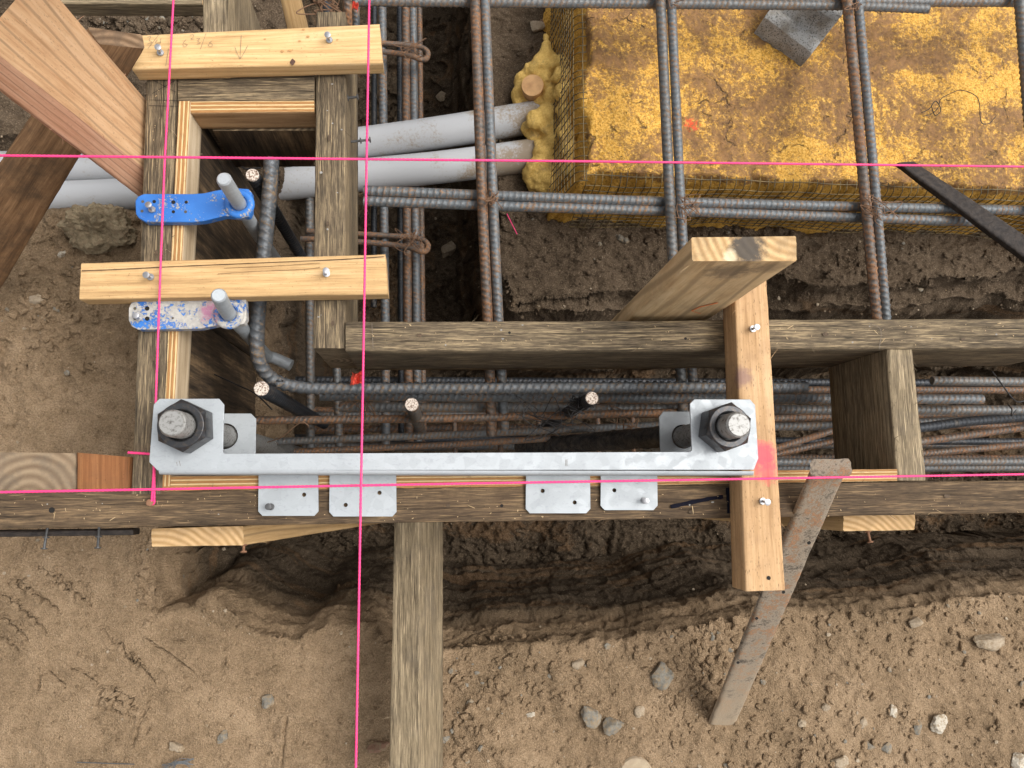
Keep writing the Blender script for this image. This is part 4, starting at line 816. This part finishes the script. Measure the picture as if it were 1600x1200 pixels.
# sawn round stub in the foam
wst=lathe('wood_stub',[(.016,-.06),(.0185,-.002),(.018,0)],P(832,133,-.34),(-.15,-.1,1),[simple('wood_stub_face',(.62,.36,.16),.7,0,c2=(.42,.22,.09),sc=60)],None,28); tag(wst,'round sawn wooden stub poking out of the yellow foam','wood stub')
def wiremesh(origin,dirv,length,ztop,zbot,nrm,label,out_=.008):
    V=[];Fc=[];r=.0008; hm_=ztop-zbot
    def addt(pts):
        q=np.array(pts); st=len(V); T=np.gradient(q,axis=0); 
        for i in range(len(q)):
            t=T[i]/np.linalg.norm(T[i]); a=np.cross(t,[.3,.5,.8]); a/=np.linalg.norm(a); b=np.cross(t,a)
            for k in range(5): an=2*math.pi*k/5; V.append(q[i]+r*(a*math.cos(an)+b*math.sin(an)))
        for i in range(len(q)-1):
            for k in range(5): k2=(k+1)%5; Fc.append((st+i*5+k,st+i*5+k2,st+(i+1)*5+k2,st+(i+1)*5+k))
    O=np.array(origin); D=np.array(dirv,float); Nn=np.array(nrm,float)
    def pos(s,h):  # s along, h 0 top .. down
        wob=.006*math.sin(s*17)+.004*math.sin(s*41+1)+.008*math.sin(s*7+2); c=0
        hh=h; x=O+D*s+Nn*(.006+out_*(h/hm_)+wob*(h/.2)*.8)
        if h<.018: k=h/.018; x=x-Nn*(.016*(1-k)**2); z=ztop+.004-.018*k*k*.9
        else: z=ztop-.0142-(h-.018)
        x=x.copy(); x[2]=z+.002*math.sin(s*60+h*40); return x
    hmax=ztop-zbot; sp=.0127
    ns=int(length/sp)
    for i in range(ns+1): addt([pos(i*sp+.0015*math.sin(i*2.1),h) for h in np.linspace(0,hmax,22)])
    for j in range(int(hmax/sp)+1): addt([pos(s,j*sp+.003) for s in np.linspace(0,length,int(length/.006))])
    return tag(mesh('wire_mesh',V,Fc,MESHW,None,None,True),label,'wire mesh')
wiremesh((fx0,fy0-.004,0),(0,1,0),.55,-.226,-.375,(-1,0,0),'square wire mesh bent down the left side of the yellow foam',.022)
wiremesh((fx0+.008,fy0,0),(1,0,0),.95,-.226,-.385,(0,-1,0),'square wire mesh along the lower side of the yellow foam behind the rebars')
# loose wire on the foam
def wirething(name,pts,r,mat,label,cat='wire',group=None,smooth=True):
    o=tube(name,pts,r,mat,None,6,.0015,smooth); return tag(o,label,cat,group)
zt=-.232
wirething('loose_wire',[P(1442,182,zt),(P(1455,178,zt)),P(1466,168,zt+.004),P(1470,155,zt+.01),P(1485,146,zt+.012),P(1502,141,zt+.01),P(1522,148,zt+.01),P(1530,160,zt+.008),P(1533,190,zt+.004),P(1545,193,zt+.003),P(1556,182,zt+.002)],.0006,WIRE,'thin dark wire loop lying loose on the yellow foam')
wirething('loose_wire',[P(1455,165,zt),P(1461,180,zt+.004),P(1470,172,zt),P(1462,158,zt+.003),P(1452,170,zt),P(1440,176,zt)],.0007,WIRE,'small black wire tangle at the end of the loose loop on the foam')
# concrete spacer
ca=P(1181,46,-.235);cb=P(1254,101,-.235); ld=(cb-ca); LL=ld.length; ld.normalize(); pd=Vector((-ld.y,ld.x,0))
prof=[(0,-.01),(.002,.012),(.007,.024),(.011,.027),(.022,.030),(.026,.0285),(.028,.0285),(.031,.032),(.043,.052),(.047,.055),(.060,.057),(.063,.053),(.088,.052),(.090,-.01)]
V=[];Fc=[];n=len(prof); NS=14
for i in range(NS+1):
    for k,(dd_,h_) in enumerate(prof):
        e=min(i,NS-i); sh=.0012 if e==0 else 0
        p=ca+ld*(LL*i/NS)+pd*dd_; V.append(Vector((p.x,p.y,-.235+h_-sh))+Vector(RNG.normal(size=3)*.0004))
for i in range(NS):
    for k in range(n-1): Fc.append((i*n+k,i*n+k+1,(i+1)*n+k+1,(i+1)*n+k))
Fc.append(tuple(range(n))[::-1]); Fc.append(tuple(NS*n+k for k in range(n)))
o=mesh('concrete_spacer',V,Fc,CONC,None,None,False); b=o.modifiers.new('bevel','BEVEL'); b.width=.0016; b.segments=3; b.limit_method='ANGLE'; b.angle_limit=math.radians(40); smooth_angle(o,22)
tag(o,'stepped grey concrete spacer block resting on the yellow foam','concrete block')
# ------------------------------------------------------------------ bolt template with anchor bolts
ZT=.045
tp=empty('bolt_template',P(700,722,ZT),'long galvanised steel bolt template lying on the forms between two big nuts','template')
bl_=P(268,661,.1); brr=P(1155,663,.1)
up=[xy(p,ZT) for p in ((240,632),(249,623),(342,623),(350,632),(348,706),(350,709),(1078,706),(1081,703),(1078,631),(1085,624),(1172,624),(1180,633),(1185,716),(1178,734),(246,735),(233,722))]
plate('top_plate',up,[circ((bl_.x,bl_.y),.0148,28),circ((brr.x,brr.y),.0148,28)],ZT,.0027,GALV,tp)
yA=P(700,735,ZT).y; x0=P(248,735,ZT).x; x1=P(1178,735,ZT).x
prof=[(0,0),(-.0018,-.0003),(-.0033,-.0012),(-.0042,-.0027),(-.0045,-.0045),(-.0045,-.125),(-.0018,-.125),(-.0018,-.0045),(-.0012,-.0030),(0,-.0027)]
V=[];Fc=[]
for k in range(2):
    xx=(x0,x1)[k]; 
    for a,b in prof: V.append((xx,yA+a-.0001,ZT+b-.0001))
n=len(prof)
for k in range(n): k2=(k+1)%n; Fc.append((k,k2,n+k2,n+k))
Fc+= [tuple(range(n))[::-1],tuple(range(n,2*n))]
o=mesh('web',V,Fc,GALV,tp,None,False); smooth_angle(o,40)
ZL=-.08
lo=[xy(p,ZL) for p in ((300,646),(392,646),(400,654),(399,712),(1032,712),(1030,652),(1036,643),(1120,643),(1125,735),(300,735))]
plate('lower_plate',lo,[circ((bl_.x,bl_.y),.0150,28),circ((brr.x,brr.y),.0150,28)],ZL,.0027,GALV,tp)
for i,(xa,xb,yb,hs_) in enumerate(((404,497,806,((475,773),)),(515,619,807,((593,770),(540,789))),(822,922,802,((848,767),(898,785))),(939,1027,797,((960,766),)))):
    zt_=.0045; top=742; c=7
    ol=[xy(p,zt_) for p in ((xa,top),(xb,top),(xb+.5,yb-c),(xb-c+1,yb),(xa+c-1,yb),(xa-.5,yb-c))]
    t_=plate('fixing_tab',ol,[circ(xy(h_,zt_),.0023,16) for h_ in hs_],zt_,.0022,GALV,tp,bevel=0)
    ya=P(xa,top,zt_).y; xa_=P(xa,top,zt_).x; xb_=P(xb,top,zt_).x
    V=[];Fc=[]; pr=[(0,0),(.0016,.0006),(.0022,.002),(.0022,.03),(.0044,.03),(.0044,.0015),(.003,-.0012),(0,-.0022)]
    for xx in (xa_,xb_):
        for a,b in pr: V.append((xx,ya+a-.0002,zt_+b))
    m_=len(pr)
    for k in range(m_): k2=(k+1)%m_; Fc.append((k,k2,m_+k2,m_+k))
    Fc+= [tuple(range(m_))[::-1],tuple(range(m_,2*m_))]; o=mesh('tab_bend',V,Fc,GALV,t_,None,False)
    if i==0: nail(424,792,zt_+.0003,t_,NAILD,h=.010,r=.0036)
    if i==3: nail(1007,782,zt_+.0003,t_,NAILM,h=.010,r=.0036)
ribbon('stamp_mark',[[(884,718),(884,728)],[(886,718),(886,728)],[(280,720),(282,728)],[(276,722),(277,728)]],.0004,PENCIL,tp,ZT+.0003)
def bolt(top,zb,rot,label,bend=None):
    e=empty('anchor_bolt',Vector((top.x,top.y,ZT)),label,'anchor bolt','big anchor bolts held by the template'); r=.0134
    def thr(s,t,L):
        d=L-s; ph=(s/.0032+t/(2*np.pi))%1; k=np.abs(ph-.5)*2; on=(d<.20); ch=sstep(0,.003,d); return r-.0011*np.where(on,1-k,0)-.0018*(1-ch),0
    sweep('bolt_shaft',[Vector((top.x,top.y,zb)),Vector((top.x,top.y,.1))],thr,BOLT,e,step=.0008,sides=36,attr=False)
    f=.0228; nb=ZT+.0003
    o=lathe('nut',[(f*.97,0,1),(f,.0018,1),(f,.0255,1),(f*.985,.0285),(f*.955,.0295),(.0160,.0295),(.0147,.0278),(.0142,.02)],(top.x,top.y,nb),(0,0,1),NUT,e,72,hexa=math.radians(rot))
    me=o.data; me.polygons.foreach_set('use_smooth',[True]*len(me.polygons)); me.set_sharp_from_angle(angle=math.radians(14))
    b=o.modifiers.new('bevel','BEVEL'); b.width=.0005; b.segments=2; b.limit_method='ANGLE'; b.angle_limit=math.radians(25)
    return e
bolt(bl_,-.55,35,'big anchor bolt with black hex nut on the left end of the template')
eb=bolt(brr,-.20,20,'big anchor bolt with black hex nut on the right end of the template')
# taped sleeve of the right bolt
def tape(s,t,L): return .0138+.0022*perlin(s*38,np.cos(t)*2,np.sin(t)*2)+.0009*perlin(s*150+3*np.sin(t),np.cos(t)*4,np.sin(t)*4),0
sweep('taped_sleeve',catmull([P(1064,680,-.10),P(1010,684,-.16),P(930,690,-.27),P(830,698,-.42),P(815,700,-.46)],10),tape,BLACKP,eb,step=.003,sides=24,attr=False)
# ------------------------------------------------------------------ blue anchor holders with galvanised bolts
def holder(out,boss,top,foot,label,rlabel,mat,holes,nl,hooked):
    ol=[xy(p,.0125) for p in out]; e=empty('anchor_holder',P(out[0][0],out[0][1],0),label,'anchor holder','blue anchor bolt holders')
    b_=P(boss[0],boss[1],.0125)
    pl=plate('holder_arm',ol,[],.0125,.011,mat,e,bevel=.0018)
    pl.modifiers['bevel'].segments=3; smooth_angle(pl,50)
    for h_ in holes:
        lathe('hole',[(h_[2],0),(h_[2],.0003)],P(h_[0],h_[1],.0125),(0,0,1),HOLE if h_[2]>.0017 else HOLD,pl,12)
    rg=lathe('boss_ring',[(.0165,0),(.0160,.0028),(.0140,.0040),(.0112,.0040),(.0095,.0030),(.0095,-.006)],(b_.x,b_.y,.0122),(0,0,1),mat,e,32); smooth_angle(rg,50)
    nail(nl[0],nl[1],.013,e,NAILM)
    r=.0079; tpt=P(top[0],top[1],.075); dv=(b_-tpt)
    pth=[tpt,tpt+dv*1.0]; q=b_
    ft=[P(f[0],f[1],f[2]) for f in foot]
    def thr(s,t,L):
        ph=(s/.0021+t/(2*np.pi))%1; k=np.abs(ph-.5)*2; on=(s<.12)
        return r-.0007*np.where(on,1-k,0)-.0014*(1-sstep(0,.002,s))+.0002*perlin(s*90,np.cos(t),np.sin(t)),0
    a=sweep('anchor_rod',catmull([tpt,b_]+ft,12),thr,GALVR,None,step=.0008,sides=24,attr=False); tag(a,rlabel,'anchor rod','galvanised anchor rods in the blue holders')
holder([(215,307),(224,303),(300,303),(316,302),(345,296),(372,294),(388,295),(393,300),(393,330),(389,338),(372,339),(352,337),(320,345),(300,347),(228,347),(216,340),(212,334),(211,314)],(374,319),(349,279),
  [(402,364,-.09),(424,396,-.17),(452,436,-.27),(470,458,-.33)],'bright blue chipped anchor holder nailed across the plywood above the lower cleat','galvanised anchor rod standing through the bright blue holder',BLUE1,
  [(223,315,.0016),(241,315,.0019),(271,316,.0022),(291,316,.0018),(222,330,.0016),(271,331,.0018),(290,331,.0016)],(238,328),False)
holder([(205,473),(216,470),(290,469),(308,468),(335,463),(360,462),(378,463),(384,468),(385,498),(381,506),(368,508),(345,507),(315,513),(295,514),(216,515),(206,510),(201,500),(201,482)],(358,491),(341,461),
  [(385,520,-.08),(402,540,-.15),(418,556,-.20),(430,560,-.205),(455,571,-.205)],'faded blue anchor holder caked with concrete below the lower cleat','galvanised anchor rod with a short bent foot through the faded holder',BLUE2,
  [(211,482,.0016),(230,482,.0024),(211,498,.0016),(230,498,.0024),(270,497,.0012)],(218,497),True)
# faint embossed letters on the faded holder
def text(s_,u,v,z,size,mat,parent,rot=0):
    cu=bpy.data.curves.new('lettering','FONT'); cu.body=s_; cu.size=size; cu.extrude=.0002; to=bpy.data.objects.new('tmp',cu); C.objects.link(to)
    bpy.context.view_layer.update(); me=bpy.data.meshes.new_from_object(to.evaluated_get(bpy.context.evaluated_depsgraph_get())); bpy.data.objects.remove(to)
    me.materials.clear(); me.materials.append(mat); o=bpy.data.objects.new('lettering',me); C.objects.link(o); o.parent=parent
    q=P(u,v,z); o.matrix_world=Matrix.Translation(q)@Matrix.Rotation(rot,4,'Z')
    if parent.type=='EMPTY': o.matrix_parent_inverse=Matrix.Translation(-Vector(parent.location)); o.matrix_basis=Matrix.Translation(q)@Matrix.Rotation(rot,4,'Z')
    return o
BLT=simple('blue_letter_paint',(.10,.20,.50),.6)
hb=[o for o in bpy.data.objects if o.name.startswith('anchor_holder')][-1]
text('CONC 73A',246,509.5,.0126,.0062,BLT,hb)
# ------------------------------------------------------------------ tie wires
def squig(u,v,z,spread,n,seed):
    r=np.random.default_rng(seed); return [P(u+r.normal()*spread,v+r.normal()*spread*.8,z+r.normal()*.006) for _ in range(n)]
def ties(u,v,z,k,spread,r,mat,label,seed):
    e=empty('tie_wire',P(u,v,z),label,'tie wire','twisted tie wires')
    for i in range(k): tube('strand',squig(u,v,z,spread,6+i%3,seed+i),r,mat,e,6,.002)
ties(425,285,-.09,3,7,.0007,WIRE,'black tie wire binding the upright rebar to the bent bar in the cell',11)
ties(425,590,-.10,2,8,.0007,WIRE,'black tie wire knot at the curve of the bent corner bar',21)
ties(905,632,-.08,6,13,.0007,WIRE,'black wire wound beside the cream painted upright in mid trench',31)
ties(860,650,-.12,4,28,.0006,WIRE,'loose black wire loops hanging over the mid trench rebars',47)
ties(768,312,-.13,3,9,.0006,WIRER,'rusty tie wire on the crossing of the leftmost vertical pair over the horizontal pair',141)
ties(1060,8,-.12,2,10,.0006,WIRER,'rusty tie wire at the top edge above the red paint spot',145)
ties(1330,8,-.12,2,10,.0006,WIRER,'rusty tie wire at the top edge right of the concrete spacer',149)
ties(1075,322,-.12,4,14,.0006,WIRER,'rusty tie wire on the middle crossing of the rebar mat',51)
ties(1368,328,-.12,5,15,.0006,WIRER,'rusty tie wire on the crossing right of the concrete spacer',61)
ties(645,375,-.38,4,16,.0006,WIRER,'rusty curled tie wire on the lower tie loop of the upper trench',71)
ties(640,76,-.38,3,14,.0006,WIRER,'rusty curled tie wire on the upper tie loop of the upper trench',81)
ties(512,5,-.10,5,18,.0008,WIRER,'tangled rusty wire at the very top behind the middle form board',91)
ties(560,636,-.2,3,16,.0006,WIRER,'rusty fine wire curls left of the central upright in the trench',99)
ties(975,660,-.22,3,20,.0006,WIRER,'rusty fine wire curls near the right end of the template gap',105)
wirething('loose_wire',[P(1550,580,-.1),P(1565,600,-.12),P(1580,620,-.12),P(1590,628,-.13),P(1602,626,-.13)],.0010,WIRE,'stiff black wire crossing the rebars right of the spreader block')
wirething('loose_wire',[P(1575,632,-.14),P(1581,640,-.13),P(1580,650,-.12),P(1588,640,-.12)],.0008,WIRE,'short black wire hook over the black ribbed rebar')
wirething('loose_wire',[P(418,691,-.12),P(440,683,-.10),P(470,660,-.08),P(483,666,-.08)],.0006,WIRER,'thin brown wire sticking out beside the left end of the template')
wirething('loose_wire',[P(1056,672,-.2),P(1062,678,-.19),P(1058,662,-.18),P(1055,650,-.17)],.0006,WIRER,'thin brown wire curl beside the right lower plate')
wirething('loose_nail',[P(378,261,-.10),P(384,264,-.10),P(408,262,-.10)],.0013,WIRE,'black nail sticking out of the dark panel inside the cell','nail',smooth=False)
wirething('loose_wire',[P(120,1191,G+.012),P(210,1194,G+.012)],.0008,NAILD,'straight steel wire lying on the dirt at the bottom left',smooth=False)
for i in range(3): pass
e=empty('wire_scrap',P(280,1192,G),'bundle of dark blue grey wire scraps at the bottom left','wire')
for i in range(9): tube('strand',[P(250+random.uniform(-6,20),1200+random.uniform(-6,8),G+.012),P(278+random.uniform(-8,8),1190+random.uniform(-5,5),G+.018),P(300+random.uniform(-4,3),1186+random.uniform(-4,14),G+.012)],.0006,RB,e,6,.003)
# black straight tie across the lower cell
wirething('loose_wire',[P(335,585,-.14),P(372,602,-.12),P(400,616,-.10),P(425,640,-.12)],.0009,WIRE,'black wire running from the dark panel to the upright rebar')
SHAV=simple('wood_shaving',(.55,.40,.22),.85,0,c2=(.34,.23,.12),sc=40)
def shavings():
    r_=np.random.default_rng(77); V=[];Fc=[]
    for i in range(420):
        q=r_.random()
        if q<.33: p=P(r_.uniform(0,1600),r_.uniform(772,815)-0,.0012); p.y=P(p.x,800-(p.x+.5)*12,0).y if False else p.y
        elif q<.5: p=P(r_.uniform(545,1600),r_.uniform(504,540),.0012)
        elif q<.58: p=P(r_.uniform(235,265),r_.uniform(130,700),.0012)
        else: p=gpx(r_.uniform(0,1600),r_.uniform(0,1200)); p.z+=.0015
        l=r_.uniform(.0006,.0028) if r_.random()<.95 else r_.uniform(.004,.010); a=r_.uniform(0,6.28); d=np.array([math.cos(a),math.sin(a),r_.uniform(-.1,.25)])*l; w_=np.array([-math.sin(a),math.cos(a),0])*r_.uniform(.0002,.0005); b=np.array(p); k=len(V)
        V+=[b-w_,b+w_,b+d*.6+w_+[0,0,.0006],b+d*.6-w_+[0,0,.0006],b+d]; Fc+=[(k,k+1,k+2,k+3),(k+3,k+2,k+4)]
    tag(mesh('wood_shavings',V,Fc,SHAV,None,None,False),'tiny wood shavings and sawdust sprinkled over boards and soil','shavings',kind='stuff')
shavings()
# ------------------------------------------------------------------ strings
def string(pts,r,label,seed,fuzz=80):
    q=[Vector(p) for p in pts]; path=q if len(q)<3 else q
    Pp,s=resample(path,.0012)
    def f(s,t,L): return r*(1+.13*np.cos(2*(t)-s*2*np.pi/.004)),0
    o=sweep('string_line',path,f,PINK,None,step=.0012,sides=10,attr=False)
    V=[];Fc=[]; rr=np.random.default_rng(seed)
    for i in range(fuzz):
        p=Pp[rr.integers(len(Pp))]; d=rr.normal(size=3); d/=np.linalg.norm(d); l=rr.uniform(.001,.0026); w_=np.cross(d,rr.normal(size=3)); w_/=np.linalg.norm(w_); w_*=.00009; k=len(V); V+=[p-w_,p+w_,p+d*l]; Fc.append((k,k+1,k+2))
    mesh('fuzz',V,Fc,PINK,o,None,False)
    return tag(o,label,'string','pink layout strings')
string([P(-300,238,.105),P(0,243,.10),P(900,252,.075),P(1900,264,.045)],.00125,'pink string running left to right across the blue sky side, over the conduits and the foam',1)
bpy.data.objects['string_line']['label']='pink string running left to right over the conduits and the yellow foam'
string([P(-300,776,.074),P(0,769,.070),P(700,756,.066),P(1900,736,.066)],.00122,'pink string running left to right over the steel tabs and plywood edge',2)
string([P(584,-300,.085),P(577,0,.085),P(567,600,.085),P(556,1200,.085),P(551,1500,.085)],.00118,'pink string running top to bottom over both cleats and the template',3,200)
string([P(276,-200,.040),P(271,0,.040),P(257,260,.038),P(250,440,.036),P(243,640,.028),P(240,740,.018),P(237,783,.010)],.00112,'pink string running down the left form board, tied to the nail below the template',4)
string([P(244,640,.020),P(241,740,.016),P(241,785,.008)],.00120,'short doubled pink string end knotted on the nail under the template corner',5,20)
string([P(200,707,.0045),P(246,710,.0045)],.00135,'short pink string stub poking out left of the template corner',6,10)
nl=nail(237,786,.0015,b_wal,NAILR,h=.008)
for i in range(3): pass
tube('string_knot',[P(235,782,.006),P(240,781,.008),P(241,786,.006),P(236,788,.008),P(234,784,.006),P(238,780,.009)],.0012,PINK,bpy.data.objects['string_line.004'],6,.001)
wirething('pink_thread',[P(792,334,-.39),P(800,350,-.385),P(808,366,-.385)],.0008,PINK,'short pink thread lying on the soil below the rebar pair','thread')
# red plastic scraps
def scrap(u,v,z,w_,h_,label):
    n=9; V=[];Fc=[]; o_=RNG.uniform(0,50)
    for i in range(n):
        for j in range(n):
            p=P(u+(i/(n-1)-.5)*w_,v+(j/(n-1)-.5)*h_,z); q=float(perlin(np.array([i*.55+o_]),np.array([j*.55]),np.array([.5]))[0]); V.append((p.x+q*.004,p.y+q*.003,p.z+q*.012))
    for i in range(n-1):
        for j in range(n-1): Fc.append((i*n+j,(i+1)*n+j,(i+1)*n+j+1,i*n+j+1))
    o=mesh('flagging_scrap',V,Fc,REDPL,None,None,False); sm=o.modifiers.new('s','SOLIDIFY'); sm.thickness=.0006; return tag(o,label,'plastic scrap')
scrap(557,592,-.10,17,17,'crumpled coral red plastic scrap below the foot of the middle form board')
scrap(552,10,-.15,14,10,'small red plastic scrap on the rebars at the top behind the middle board')
# round disc half buried at the bottom edge
d_=gpx(992,1208); o=lathe('wood_disc',[(.024,-.01),(.026,.004),(.024,.007)],(d_.x,d_.y,d_.z),(0,0,1),simple('dusty_disc',(.38,.30,.20),.9,0,c2=(.28,.21,.14),sc=80,bump=.001),None,36); tag(o,'dusty round disc half cut by the bottom edge of the photo','disc')
